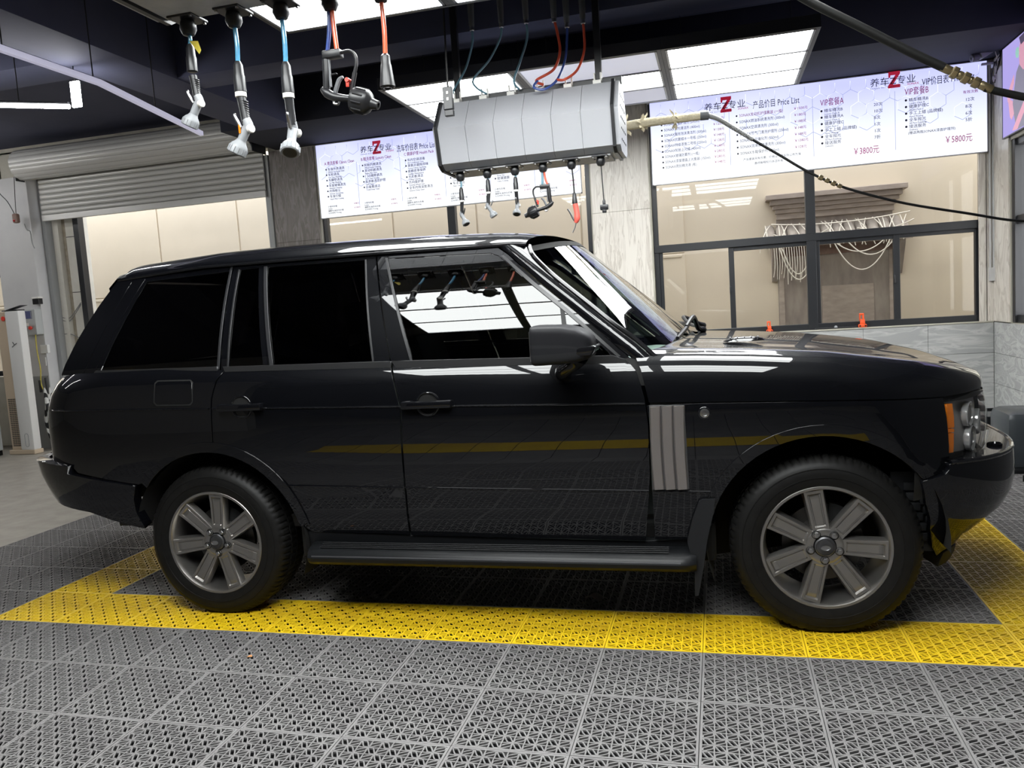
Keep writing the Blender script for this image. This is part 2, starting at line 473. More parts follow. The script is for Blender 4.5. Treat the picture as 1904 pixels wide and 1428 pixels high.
wr = struct('wall_right', MB().box((XR, 2.9, -.1), (XR + .2, YB + .2, 1.005)).box((XR, 2.9, 2.66), (XR + .2, YB + .2, ZC)).box((XR, 5.10, 1.0), (XR + .2, YB + .2, 2.7)).box((XR, 2.9, 1.0), (XR + .2, 3.4, 2.7)), 'wall_plaster')
struct('wall_right_front', MB().box((XR, YF, -.1), (XR + .2, 2.9, ZC)), 'wall_dark')
def _tr(a, e, z0, z1): MB().box((XR - .012, YB - e, z0), (XR + .002, YB - a, z1), .0015).build('wall_tile', 'wall_tile', wr, smooth=False)
wall_tiles(wr, rows, _tr, .0135, 2.41)
MB().box((XR - .004, 3.0, 0), (XR + .003, YB, 1.0)).build('tile_grout', 'grout', wr, smooth=False)
MB().box((XR - .012, 5.12, 1.01), (XR + .002, YB - .012, 3.48)).build('marble_strip', 'pilaster_marble', wr, smooth=False)

# windows: frame bars and a pane to each light
def window(name, bars, panes, extra=None):
    mb = MB()
    for a, b in bars: mb.box(a, b, .004)
    w = struct(name, mb, 'frame_black', smooth=False)
    for a, b in panes: MB().box(a, b).build('pane', 'pane', w, smooth=False)
    return w
ya, yb_, yp = YB + .045, YB + .115, YB + .08
WX0, WX1 = -.525, 2.685
w1 = window('window_1',
    [((WX0, ya, 1.012), (WX0 + .05, yb_, 3.49)), ((WX1 - .06, ya, 1.012), (WX1, yb_, 3.49)), ((1.02, ya - .01, 1.012), (1.115, yb_, 3.49)),
     ((WX0, ya, 1.012), (WX1, yb_, 1.075)), ((WX0, ya - .012, 1.925), (WX1, yb_, 2.005)), ((WX0, ya, 3.43), (WX1, yb_, 3.49)),
     ((.245, ya + .012, 1.07), (.30, yb_ - .01, 1.93)), ((1.845, ya + .012, 1.07), (1.905, yb_ - .01, 1.93)),
     ((WX0 + .05, ya + .012, 1.07), (WX0 + .085, yb_, 1.93)), ((.30, ya + .02, 1.885), (1.02, yb_, 1.93)), ((1.115, ya + .02, 1.885), (1.85, yb_, 1.93)),
     ((1.115, ya + .012, 1.07), (1.15, yb_, 1.93)), ((WX1 - .10, ya + .012, 1.07), (WX1 - .06, yb_, 1.93)), ((1.905, ya + .02, 1.89), (WX1 - .06, yb_, 1.93))],
    [((a, yp - .002, z0), (b, yp + .002, z1)) for a, b, z0, z1 in ((WX0 + .05, 1.02, 2.005, 3.43), (1.115, WX1 - .06, 2.005, 3.43),
     (WX0 + .085, .245, 1.075, 1.89), (.30, 1.02, 1.075, 1.89), (1.15, 1.845, 1.075, 1.89), (1.905, WX1 - .1, 1.075, 1.89))])
for x in (.255, 1.855): MB().box((x - .012, ya - .004, 1.44), (x + .004, ya + .014, 1.52), .003).build('latch', 'frame_black', w1)
w2 = window('window_2',
    [((-4.41, ya, 1.012), (-4.355, yb_, 3.49)), ((-1.235, ya, 1.012), (-1.185, yb_, 3.49)), ((-2.84, ya - .01, 1.012), (-2.745, yb_, 3.49)),
     ((-4.41, ya, 1.012), (-1.185, yb_, 1.075)), ((-4.41, ya, 1.925), (-1.185, yb_, 2.005)), ((-4.41, ya, 3.43), (-1.185, yb_, 3.49))],
    [((a, yp - .002, z0), (b, yp + .002, z1)) for a, b in ((-4.355, -2.84), (-2.745, -1.235)) for z0, z1 in ((1.075, 1.925), (2.005, 3.43))])
w3 = window('window_3',
    [((-12., ya, .96), (-9.05, yb_, 1.03)), ((-12., ya, 2.30), (-9.05, yb_, 2.42)), ((-12., ya, 3.44), (-9.05, yb_, 3.5)), ((-9.10, ya, .96), (-9.05, yb_, 3.5)), ((-10.6, ya, .96), (-10.5, yb_, 3.5))],
    [((a, yp - .002, z0), (b, yp + .002, z1)) for a, b in ((-12, -10.6), (-10.5, -9.1)) for z0, z1 in ((1.03, 2.3), (2.42, 3.44))])
ys = XR + .03
w4 = window('window_4',
    [((ys, 3.4, 1.012), (ys + .07, 5.1, 1.08)), ((ys, 3.4, 1.90), (ys + .07, 5.1, 1.98)), ((ys, 3.4, 2.6), (ys + .07, 5.1, 2.66)), ((ys - .02, 5.03, 1.012), (ys + .07, 5.1, 2.66)), ((ys, 3.4, 1.012), (ys + .07, 3.46, 2.66)), ((ys, 4.2, 1.012), (ys + .07, 4.28, 2.66))],
    [((ys + .03, a, z0), (ys + .034, b, z1)) for a, b in ((3.46, 4.2), (4.28, 5.03)) for z0, z1 in ((1.08, 1.9), (1.98, 2.6))])

# doorway under the roller shutter: inner jamb, raw plaster, black stop post
struct('trim_7', MB().box((-8.42, YB - .02, 0), (-8.36, YB + .16, 3.5)).box((-5.10, YB - .03, 0), (-5.03, YB + .10, 3.45)), 'guide_grey', smooth=False)
struct('trim_8', MB().box((-8.36, YB + .08, 0), (-8.27, YB + .30, 3.2)), 'jamb_plaster_daylit', smooth=False)
struct('trim_9', MB().box((-8.28, YB + .15, 0), (-8.20, YB + .34, 3.2)), 'rough_plaster', smooth=False)
pl = struct('trim_10', MB().box((-8.21, YB + .14, 0), (-8.035, YB + .34, 3.2)), 'jamb_plaster_daylit', smooth=False)
for z in (1.30, 2.02, 2.75): MB().box((-8.21, YB + .137, z), (-8.035, YB + .142, z + .008)).build('joint', 'seal', pl, smooth=False)
struct('trim_11', MB().box((-8.05, YB + .10, 0), (-7.965, YB + .20, 3.2), .004), 'frame_black', smooth=False)

# daylight side: the neighbour's beige facade and the alley it stands on
YO = 7.15
struct('wall_sky_blocker', MB().box((XR + .2, YB, -.1), (16, Y1, 3.95)), 'wall_plaster')  # unseen wall added to shut skylight out of the alley's right end
struct('ground', MB().box((-16, YB + .22, -.25), (16, YO + .3, -.05)), 'concrete')
fa = struct('facade', MB().box((-16, YO, -.2), (16, YO + .3, 4.1)), 'facade', smooth=False)
xs = [-15.2, -13.3, -11.4, -9.55, -7.9, -6.55, -5.3, -4.15, -2.95, -1.55, -.25]
for k in range(len(xs) - 1):
    for z0, z1 in ((-.2, 1.98), (1.995, 4.1)):
        MB().box((xs[k] + .012, YO - .018, z0), (xs[k + 1] - .012, YO + .001, z1), .003).build('cladding_panel', 'facade_panel', fa, smooth=False)
MB().box((-16, YO - .028, 1.94), (-.3, YO - .016, 1.975), .003).build('ledge', 'facade_panel', fa, smooth=False)
# doorway with cornice and pantiled canopy, hung with net
fd = empty('doorway_surround', (1.5, YO, 0))
tag(fd, 'weathered stone doorway with stepped cornice on the beige wall outside the window', 'doorway')
mb = MB()
for k, (hw, z0, z1, dep) in enumerate(((.78, 2.52, 2.58, .20), (.73, 2.46, 2.52, .165), (.70, 2.41, 2.46, .13), (.67, 2.36, 2.41, .10), (.655, 2.29, 2.36, .07))):
    MB().box((-hw, -dep, z0), (hw, .0, z1), .006).build('cornice_moulding', 'facade_stone', fd, smooth=False)
MB().box((-.66, -.03, .0), (.64, 0, 2.30)).build('back_panel', 'facade_dark', fd, smooth=False)
for s in (-1, 1): MB().box((s * .62 - .03, -.055, 0), (s * .62 + .03, -.02, 1.86), .004).build('jamb', 'facade_stone', fd, smooth=False)
MB().box((-.66, -.06, 1.84), (.66, -.02, 1.97), .004).build('lintel', 'facade_red', fd, smooth=False)
MB().box((-.16, -.05, .98), (.42, -.028, 1.46), .004).build('plaque', 'facade_stone', fd, smooth=False)
for k in range(12):
    x = -.74 + k * .128
    mb = MB()
    prof = [(x + .06 * math.cos(PI * q / 6), .0, .06 * math.sin(PI * q / 6)) for q in range(7)]
    for t, (yy, zz) in enumerate(((0., 2.18), (-.30, 1.99))):
        mb.v += [(px, yy, zz + pz) for px, _, pz in prof]
    mb.f += [(q, q + 1, q + 8, q + 7) for q in range(6)]; mb.f += [tuple(range(7)), tuple(range(13, 6, -1))]
    mb.build('roof_tile', 'roof_tile', fd)
MB().add([(-.80, 0, 2.17), (.80, 0, 2.17), (.80, -.29, 1.98), (-.80, -.29, 1.98), (-.80, 0, 2.13), (.80, 0, 2.13), (.80, -.29, 1.94), (-.80, -.29, 1.94)],
   [(0, 1, 2, 3), (7, 6, 5, 4), (3, 2, 6, 7), (0, 3, 7, 4), (1, 5, 6, 2)]).build('canopy_board', 'facade_dark', fd, smooth=False)
for s in (-1, 1):
    MB().prism([(0, 1.98), (-.27, 1.96), (-.26, 1.90), (-.04, 1.55), (0, 1.55)], s * .70 - .03, s * .70 + .03, lambda a, b, h: (h, a, b)).build('bracket', 'facade_dark', fd, smooth=False)
fn_ = empty('fishing_net', (1.5, YO, 0))
tag(fn_, 'pale rope net draped over the pantiled canopy outside the window', 'net')
rr = random.Random(3)
for k in range(26):
    x = -.78 + k * .062 + rr.uniform(-.02, .02); x2 = x + rr.uniform(-.12, .12)
    MB().tube([(x, -.06, 2.23), ((x + x2) / 2, -.2, 2.135 + rr.uniform(0, .02)), (x2, -.335, 2.02), (x2 + rr.uniform(-.05, .05), -.345, 1.93 + rr.uniform(-.05, .02))], .0055, 5, smooth=4).build('strand', 'net_rope', fn_)
for k, (x0, x1, z0, z1, sag) in enumerate(((-.74, .76, 2.22, 2.24, .05), (-.76, .2, 2.02, 2.0, .03), (-.2, .78, 2.0, 2.03, .04), (-.05, .55, 1.95, 1.95, .33), (-.02, .5, 1.94, 1.96, .12), (.1, .62, 1.95, 1.98, .18), (-.62, -.28, 1.92, 1.92, .30), (-.66, -.22, 1.95, 1.96, .40), (-.72, -.1, 2.1, 2.12, .08), (.2, .8, 2.1, 2.15, .06))):
    pts = [(x0 + (x1 - x0) * t / 8, -.352, z0 + (z1 - z0) * t / 8 - sag * 4 * (t / 8) * (1 - t / 8)) for t in range(9)]
    MB().tube(pts, .007, 5, smooth=2).build('swag', 'net_rope', fn_)
for k in range(16):
    x = -.72 + k * .028
    MB().tube([(x, -.35, 1.98), (x + .01, -.36, 1.75), (x + rr.uniform(-.02, .02), -.355, 1.60 + rr.uniform(-.1, .12))], .004, 5, smooth=3).build('fringe', 'net_rope', fn_)

# roller shutter
rs = empty('roller_shutter', (-6.75, YB - .06, 0))
tag(rs, 'grey metal roller shutter pulled halfway up over the side doorway', 'shutter')
SX0, SX1 = -1.60, 1.68
zt = 2.955
MB().box((SX0, -.02, zt), (SX1, .02, zt + .075), .004).build('bottom_rail', 'shutter', rs, smooth=False)
k = 0; z = zt + .08
while z < 3.60:
    mb = MB(); pr = [(0, 0), (-.010, .012), (-.013, .035), (-.008, .055), (0, .062)]
    mb.prism(pr + [(.01, .062), (.01, 0)], SX0, SX1, lambda a, b, h: (h, a, z + b)).build('slat', 'shutter', rs, angle=60)
    z += .066
MB().box((SX0, .008, zt), (SX1, .016, 3.62)).build('slat_backing', 'shutter_dark', rs, smooth=False)
for k in range(16):
    a0 = 2 * PI * k / 16; a1 = a0 + 2 * PI / 16 - .02; r = .185
    mb = MB(); pr = [((r + .006 * math.sin(PI * q / 4)) * math.cos(a0 + (a1 - a0) * q / 4) - .16, (r + .006 * math.sin(PI * q / 4)) * math.sin(a0 + (a1 - a0) * q / 4) + 3.655) for q in range(5)]
    pr += [((r - .01) * math.cos(a1) - .16, (r - .01) * math.sin(a1) + 3.655), ((r - .01) * math.cos(a0) - .16, (r - .01) * math.sin(a0) + 3.655)]
    mb.prism(pr, SX0 - .09, SX1 + .02, lambda a, b, h: (h, a, b)).build('roll_slat', 'shutter', rs, angle=60)
MB().lathe([(.176, SX0 - .085), (.176, SX1 + .015)], 32, (0, -.16, 3.655), (1, 0, 0)).build('barrel', 'shutter_dark', rs)
for x in (SX0 - .10, SX1 + .02): MB().box((x, -.26, 3.45), (x + .01, .03, 3.74)).build('end_plate', 'frame_black', rs, smooth=False)

# white column and its cladding, left of the doorway
struct('column', MB().box((-9.02, 5.36, -.02), (-8.425, YB + .005, 3.53), .006), 'wall_white', smooth=False)['label'] = 'white painted column left of the roller shutter doorway'
struct('trim_12', MB().box((-9.02, 5.352, -.02), (-8.43, 5.362, .95), .003), 'guide_grey', smooth=False)

# ================================================================== lights hung from the ceiling
LEDX = [-2.39, -1.305, -.21, .865]
GRPL = 'ceiling LED panels'
lit_off = {}
def led_unit(x0, x1, y0, y1, z, label, off=()):
    t = empty('ceiling_light_panel', (x0, y0, z)); tag(t, label, 'light panel', GRPL)
    w, d = x1 - x0, y1 - y0; e = .03
    MB().box((0, 0, 0), (w, e, .09), .003).box((0, d - e, 0), (w, d, .09), .003).box((0, e, 0), (e, d - e, .09), .003).box((w - e, e, 0), (w, d - e, .09), .003).box((e, e, .07), (w - e, d - e, .09)).build('frame', 'led_frame', t, smooth=False)
    MB().box((e, e, -.002), (e + .016, d - e, .012)).box((w - e - .016, e, -.002), (w - e, d - e, .012)).box((e, d - e - .016, -.002), (w - e, d - e, .012)).box((e, e, -.002), (w - e, e + .012, .012)).build('inner_trim', 'led_trim', t, smooth=False)
    for k in (1, 2): MB().box((e, e + .014 + k * (d - 2 * e - .028) / 3 - .014, -.004), (w - e, e + .014 + k * (d - 2 * e - .028) / 3 + .014, .02)).build('divider', 'led_divider', t, smooth=False)
    for k in range(3):
        a = e + .014 + k * (d - 2 * e - .028) / 3
        MB().box((e + .016, a + .014, .004), (w - e - .016, a + (d - 2 * e - .028) / 3 - .014, .03)).build('diffuser', 'led_dim' if k in off else 'led', t, smooth=False)
    for px in (.12, w - .12):
        MB().box((px - .02, d * .5 - .02, .09), (px + .02, d * .5 + .02, .16), .004).build('bracket', 'led_frame', t, smooth=False)
        MB().tube([(px, d * .5, .15), (px, d * .5, ZC - z)], .003, 6).build('hanging_wire', 'cable_black', t)
names = {0: 'left', 1: 'middle', 2: 'right'}
for r, (y0, y1) in enumerate(((2.77, 4.31), (-.13, 1.39), (-2.66, -1.13))):
    for c in range(3):
        where = ('above the far hose reel by the menu boards', 'above the car roof and the near hose reel', 'over the photographer, seen mirrored in the door glass')[r]
        side = ('leftmost', 'middle, partly unlit', 'rightmost')[c] if r == 0 else ('leftmost', 'middle', 'rightmost')[c]
        led_unit(LEDX[c], LEDX[c + 1], y0, y1, 3.20, '%s ceiling light panel %s' % (side, where), off=(0, 2) if (r == 0 and c == 1) else ())
# slim hanging strip and the tube lamps at the far left
st = empty('hanging_light_strip', (-3.99, -.2, 3.1)); tag(st, 'slim pale lavender light strip hanging from the ceiling at the left', 'light strip')
mb = MB()
for (xa, ya_), (xb, yb2) in (((.16, 0), (.15, 1.65)), ((.15, 1.65), (-.18, 3.2))):
    mb.add([(xa, ya_, 0), (xa + .035, ya_, 0), (xa + .035, ya_, .035), (xa, ya_, .035), (xb, yb2, 0), (xb + .035, yb2, 0), (xb + .035, yb2, .035), (xb, yb2, .035)], [(0, 1, 5, 4), (1, 2, 6, 5), (2, 3, 7, 6), (3, 0, 4, 7), (0, 3, 2, 1), (4, 5, 6, 7)])
mb.build('profile', 'strip_white', st, smooth=False)
for xx, yy in ((.17, .9), (.165, 1.6), (.01, 2.4), (-.13, 3.1)): MB().tube([(xx, yy, .03), (xx, yy, ZC - 3.1)], .004, 6).build('hanging_wire', 'cable_black', st)
def tube_lamp(p, q, label):
    t = empty('tube_lamp', p); tag(t, label, 'tube lamp', 'tube lamps over the left bay')
    p, q = Vector(p), Vector(q); d = q - p
    MB().tube([(0, 0, 0), d], .017, 10).build('tube', 'led_tube', t)
    MB().tube([Vector((0, 0, .024)), d + Vector((0, 0, .024))], .012, 8).build('housing', 'frame_black', t)
    for f in (.25, .75): MB().tube([d * f + Vector((0, 0, .02)), Vector((d.x * f, d.y * f, ZC - p.z))], .004, 6).build('hanging_wire', 'cable_black', t)
tube_lamp((-6.4, 2.0, 3.43), (-4.585, 2.0, 3.178), 'bright white tube lamp hanging level at the far left edge')
tl = empty('tube_lamp', (-4.50, 2.0, 3.16)); tag(tl, 'short thick bright tube lamp at the right end of the level one', 'tube lamp', 'tube lamps over the left bay')
MB().box((-.04, -.02, 0), (.04, 0, .19), .006).build('tube', 'led_tube', tl)
MB().tube([(0, -.01, .18), (0, -.01, ZC - 3.16)], .004, 6).build('hanging_wire', 'cable_black', tl)
for k, (yy, where) in enumerate(((3.9, 'nearest the roller shutter'), (.6, 'second from the shutter'), (-1.2, 'third from the shutter'))):  # unseen extra lamps, added to brighten the left side
    tube_lamp((-9.6 - (1.6 if k == 0 else 0), yy, 3.45), (-6.6 - (1.6 if k == 0 else 0), yy, 3.45), 'unseen tube lamp added to light the left bay, ' + where)
# ================================================================== the car
# car space: x forward, y to its left (away from the photographer), z up, origin on the ground between the axles
YAW = math.radians(.94)
car = empty('car', (-.94682, 1.14023, 0), YAW)
tag(car, 'glossy black four-door SUV parked on the yellow-edged lattice tiles', 'car')
ZS = .0228                      # the body sits a little nose-down
def itp(P, t): return float(np.interp(t, [p[0] for p in P], [p[1] for p in P]))
class Smooth:
    """smooth monotone curve through points"""
    def __init__(s, P, w=.03):
        a, b = P[0][0] - 4 * w, P[-1][0] + 4 * w
        s.x = np.linspace(a, b, 1200)
        px = np.array([p[0] for p in P]); py = np.array([p[1] for p in P])
        y = np.interp(s.x, px, py)
        # extend ends linearly
        lo = s.x < px[0]; y[lo] = py[0] + (s.x[lo] - px[0]) * (py[1] - py[0]) / (px[1] - px[0])
        hi = s.x > px[-1]; y[hi] = py[-1] + (s.x[hi] - px[-1]) * (py[-1] - py[-2]) / (px[-1] - px[-2])
        h = s.x[1] - s.x[0]; n = max(1, int(w / h))
        k = np.hanning(2 * n + 1); k /= k.sum()
        yy = np.convolve(np.pad(y, n, mode='edge'), k, mode='valid')
        s.y = yy
    def __call__(s, t): return float(np.interp(t, s.x, s.y))
BW = Smooth([(.25, .868), (.34, .893), (.42, .916), (.50, .934), (.60, .946), (.634, .949), (.646, .954), (.76, .962), (.90, .9655), (1.005, .967), (1.03, .965), (1.09, .9585), (1.14, .949), (1.18, .935), (1.205, .919), (1.25, .89)], .014)
XF = Smooth([(.30, 2.14), (.60, 2.19), (.80, 2.212), (.90, 2.212), (.97, 2.20), (1.1, 2.15)], .04)
XRr = Smooth([(.30, -2.42), (.60, -2.53), (.78, -2.545), (1.0, -2.54), (1.08, -2.53), (1.17, -2.495), (1.215, -2.45), (1.26, -2.40)], .03)
XFB = Smooth([(.25, 2.03), (.31, 2.09), (.39, 2.17), (.455, 2.265), (.52, 2.31), (.60, 2.325), (.70, 2.322), (.75, 2.305)], .03)
XRB = Smooth([(.35, -2.36), (.45, -2.44), (.54, -2.53), (.62, -2.59), (.72, -2.63), (.80, -2.645), (.84, -2.64)], .04)
def arc_table(a, b, n):
    t = np.linspace(0, PI / 2, 3000); X = np.sin(t) ** (2 / n); Y = np.cos(t) ** (2 / n)
    d = np.concatenate([[0], np.cumsum(np.hypot(np.diff(a * X), np.diff(b * Y)))])
    return d, X, Y
FT = arc_table(.74, .96, 3.0); RT = arc_table(.79, .96, 5.0)
X0F, X0R = 1.5, -1.75
SF, SR = X0F + FT[0][-1], X0R - RT[0][-1]          # arc coordinate of the front and rear centre line
def body(s, z, pr=0., xf=XF, xr=XRr):
    b = BW(z + ZS * max(-2., min(2., s))) + pr
    b -= .010 * max(0., (s - .9) / .6) ** 2 * (1 if s < 1.5 else 0) + (.010 if s >= 1.5 else 0)
    if s > X0F:
        u = s - X0F; X = np.interp(u, FT[0], FT[1]); Y = np.interp(u, FT[0], FT[2])
        return (X0F + (xf(z) + pr - X0F) * X, -b * Y, z)
    if s < X0R:
        u = X0R - s; X = np.interp(u, RT[0], RT[1]); Y = np.interp(u, RT[0], RT[2])
        return (X0R + (xr(z) - pr - X0R) * X, -b * Y, z)
    return (s, -b, z)
def sx(x, z, xf=XF, xr=XRr):
    """arc coordinate of the side point at length x"""
    if x > X0F: return X0F + float(np.interp((x - X0F) / (xf(z) - X0F), FT[1], FT[0]))
    if x < X0R: return X0R - float(np.interp((x - X0R) / (xr(z) - X0R), RT[1], RT[0]))
    return x
def wg(x, z):
    t = (z - 1.21) / .53
    w = .915 - .205 * t + .09 * t * (1 - t)
    if x < -1.2: w -= .03 * ((-1.2 - x) / .9) ** 2
    if x > 0: w -= .02 * (x / .7) ** 2
    return w
def side(s, z, pr=0.): return (s, -(wg(s, z) + pr), z)
def panel(name, poly, fn, m, parent=car, du=.06, dv=.06, thick=.012, both=True, rim=True, label=None):
    """poly in surface coordinates -> thin shell on the surface fn, edges turned in; mirrored for the other side"""
    bm = bmesh.new()
    f = bm.faces.new([bm.verts.new((a, b, 0)) for a, b in poly])
    f.normal_update()
    if f.normal.z < 0: bmesh.ops.reverse_faces(bm, faces=[f])
    a0, a1 = min(p[0] for p in poly), max(p[0] for p in poly); b0, b1 = min(p[1] for p in poly), max(p[1] for p in poly)
    def cut(co, no): bmesh.ops.bisect_plane(bm, geom=bm.verts[:] + bm.edges[:] + bm.faces[:], plane_co=co, plane_no=no, dist=1e-5)
    k = math.floor(a0 / du) + 1
    while k * du < a1 - 1e-4: cut((k * du, 0, 0), (1, 0, 0)); k += 1
    k = math.floor(b0 / dv) + 1
    while k * dv < b1 - 1e-4: cut((0, k * dv, 0), (0, 1, 0)); k += 1
    bm.verts.index_update(); bm.normal_update()
    V2 = [(v.co.x, v.co.y) for v in bm.verts]
    F = [[v.index for v in f.verts] for f in bm.faces]
    bd = []
    for e in bm.edges:
        if len(e.link_faces) == 1:
            l = [l for l in e.link_faces[0].loops if l.edge == e][0]
            bd.append((l.vert.index, l.link_loop_next.vert.index))
    bm.free()
    V = [Vector(fn(a, b)) for a, b in V2]; h = .004; Nn = []
    for a, b in V2:
        n = (Vector(fn(a + h, b)) - Vector(fn(a - h, b))).cross(Vector(fn(a, b + h)) - Vector(fn(a, b - h))); n.normalize(); Nn.append(n)
    if rim:
        out = {}
        for i, j in bd:
            e = (V[j] - V[i])
            if e.length < 1e-9: continue
            o_ = e.cross(Nn[i]).normalized()
            for q in (i, j): out[q] = out.get(q, Vector()) + o_
        base = len(V); mp = {}
        for q, o_ in out.items():
            o_.normalize(); mp[q] = len(V)
            V += [V[q].copy(), V[q] - Nn[q] * .003 + o_ * .0008, V[q] - Nn[q] * thick]
            Nn += [(Nn[q] * .9 + o_ * .4).normalized(), (o_ * .9 + Nn[q] * .2).normalized(), o_]
        for i, j in bd:
            if i in mp and j in mp:
                a, b = mp[i], mp[j]
                F.append([a, a + 1, b + 1, b]); F.append([a + 1, a + 2, b + 2, b + 1])
    obs = []
    for sg in ((1, -1) if both else (1,)):
        me = bpy.data.meshes.new(name)
        me.from_pydata([(v.x, v.y * sg, v.z) for v in V], [], [f if sg > 0 else f[::-1] for f in F])
        me.materials.append(MATS[m])
        me.polygons.foreach_set('use_smooth', [True] * len(me.polygons))
        me.normals_split_custom_set_from_vertices([(n.x, n.y * sg, n.z) for n in Nn])
        pa = parent[0 if sg > 0 else 1] if isinstance(parent, (list, tuple)) else parent
        o = bpy.data.objects.new(name, me); COL.objects.link(o); o.parent = pa
        if label: o['label'] = label
        obs.append(o)
    return obs
def ring(name, outer, inner, fn, m, parent, thick=.012, n=6):
    """frame between two matched loops"""
    N = len(outer); out = []
    def loop(L):
        r = []
        for i in range(N):
            a, b = L[i], L[(i + 1) % N]
            r += [(a[0] + (b[0] - a[0]) * k / n, a[1] + (b[1] - a[1]) * k / n) for k in range(n)]
        return r
    A, B = loop(outer), loop(inner); M = len(A); K = 3; h = .004
    V = []; Nn = []
    for k in range(K + 1):
        for i in range(M):
            a = A[i][0] + (B[i][0] - A[i][0]) * k / K; b = A[i][1] + (B[i][1] - A[i][1]) * k / K
            V.append(Vector(fn(a, b)))
            q = (Vector(fn(a + h, b)) - Vector(fn(a - h, b))).cross(Vector(fn(a, b + h)) - Vector(fn(a, b - h))); q.normalize(); Nn.append(q)
    F = [[k * M + i, k * M + (i + 1) % M, (k + 1) * M + (i + 1) % M, (k + 1) * M + i] for k in range(K) for i in range(M)]
    for k, sgn in ((0, 1), (K, -1)):
        o = len(V)
        for i in range(M):
            p = V[k * M + i]; e = V[k * M + (i + 1) % M] - V[k * M + (i - 1) % M]
            w = e.cross(Nn[k * M + i]).normalized() * sgn
            V += [p.copy(), p - Nn[k * M + i] * thick]; Nn += [(w + Nn[k * M + i] * .5).normalized(), w]
        for i in range(M):
            j = (i + 1) % M
            q = [o + 2 * i, o + 2 * i + 1, o + 2 * j + 1, o + 2 * j]
            F.append(q if k == 0 else q[::-1])
    obs = []
    for sg in (1, -1):
        me = bpy.data.meshes.new(name)
        me.from_pydata([(v.x, v.y * sg, v.z) for v in V], [], [f if sg > 0 else f[::-1] for f in F])
        me.materials.append(MATS[m]); me.polygons.foreach_set('use_smooth', [True] * len(me.polygons))
        me.normals_split_custom_set_from_vertices([(n_.x, n_.y * sg, n_.z) for n_ in Nn])
        o = bpy.data.objects.new(name, me); COL.objects.link(o); o.parent = parent[0 if sg > 0 else 1] if isinstance(parent, (list, tuple)) else parent
        obs.append(o)
    return obs
def mirror_pair(name, mk, m, parent=car, **k):
    """mk(sg) -> MB for right (1: y as given) and left"""
    res = []
    for sg in (1, -1):
        mb = mk()
        if sg < 0: mb.v = [(x, -y, z) for x, y, z in mb.v]
        res.append(mb.build(name, m, parent[0 if sg > 0 else 1] if isinstance(parent, (list, tuple)) else parent, **k))
    return res
AF, AR, RIN, ROUT = (1.436, .385), (-1.415, .375), .463, .508
def arcp(c, r, a0, a1, n=18): return [(c[0] + r * math.cos(math.radians(a0 + (a1 - a0) * k / n)), c[1] + r * math.sin(math.radians(a0 + (a1 - a0) * k / n))) for k in range(n + 1)]
SEAM = 1.026
seam = lambda x: SEAM - ZS * x
# ---- front fender
zlo = lambda x: .408 - ZS * (x)
ff = panel('front_fender', [(.742, .40), (.742, .66), (.745, .91), (.736, seam(.74) - .012)] + [(x, seam(x) - .006) for x in (1.0, 1.3, 1.5, 1.7)] +
      [(sx(1.90, .97), .978), (sx(1.912, .90), .90), (sx(1.923, .73), .722), (sx(1.916, .70), .700), (sx(1.896, .676), .677), (sx(1.865, .665), .666)] + [(sx(x, z), z) for x, z in arcp(AF, RIN + .012, 36, 168)] + [(.955, .42), (.90, .40)], body, 'paint')
panel('wheel_arch_trim', [(sx(x, z), z) for x, z in arcp(AF, RIN, 34, 170, 24)] + [(sx(x, z), z) for x, z in arcp(AF, ROUT, 168, 33, 24)], lambda s, z: body(s, z, .007), 'paint', ff, thick=.05)
# ---- doors
BL = [(-.398, .405), (-.392, .64), (-.386, .85), (-.378, 1.02), (-.40, 1.12), (-.423, 1.215)]          # line between the doors
fd_ = panel('front_door', [(-.392, .408)] + [(.70, .393), (.727, .62), (.735, .70), (.738, .911), (.728, 1.029), (.714, 1.087), (.696, 1.145), (.668, 1.179), (.64, 1.190)] + [(x, 1.213 - ZS * x) for x in (.3, 0., -.3)] + [(x + .006, z) for x, z in reversed(BL[1:])], body, 'paint')
rd_ = panel('rear_door', [(-.905, .425), (-.404, .413)] + [(x - .004, z) for x, z in BL[1:]] + [(x, 1.213 - ZS * x) for x in (-.7, -1.0)] + [(-1.285, 1.232), (-1.325, 1.185), (-1.350, 1.10), (-1.358, 1.0), (-1.366, .88)] + [(x, z) for x, z in arcp(AR, RIN + .012, 84, 10, 14)], body, 'paint')
# ---- rear quarter and bumper
bt = [(-1.835, .676), (-2.0, .705), (-2.19, .742), (-2.225, .78), (-2.33, .795)]
qp = panel('rear_quarter', [(sx(x, z), z) for x, z in bt[:4]][::-1] + [(x, z) for x, z in arcp(AR, RIN + .012, 138, 85, 12)] + [(-1.374, .88), (-1.366, 1.0), (-1.358, 1.10), (-1.333, 1.187), (-1.293, 1.234)] + [(x, 1.213 - ZS * x) for x in (-1.5, -1.7)] + [(sx(x, 1.25), 1.252) for x in (-1.95, -2.15)] + [(sx(-2.25, 1.24), 1.243)] + [(sx(-2.425, z, XRr), z) if False else (SR + .80, z) for z in (1.20, 1.10, .95, .80)], body, 'paint')
panel('wheel_arch_trim', arcp(AR, RIN, 10, 142, 24) + arcp(AR, ROUT + .004, 141, 10, 24), lambda s, z: body(s, z, .007), 'paint', qp, thick=.05)
def fuel():
    pass
panel('fuel_flap_gap', [(-1.661, 1.201), (-1.471, 1.197), (-1.456, 1.184), (-1.456, 1.086), (-1.471, 1.072), (-1.664, 1.076), (-1.679, 1.091), (-1.675, 1.188)], lambda s, z: body(s, z, .0012), 'seal', [qp[0], qp[0]], both=False, rim=False)
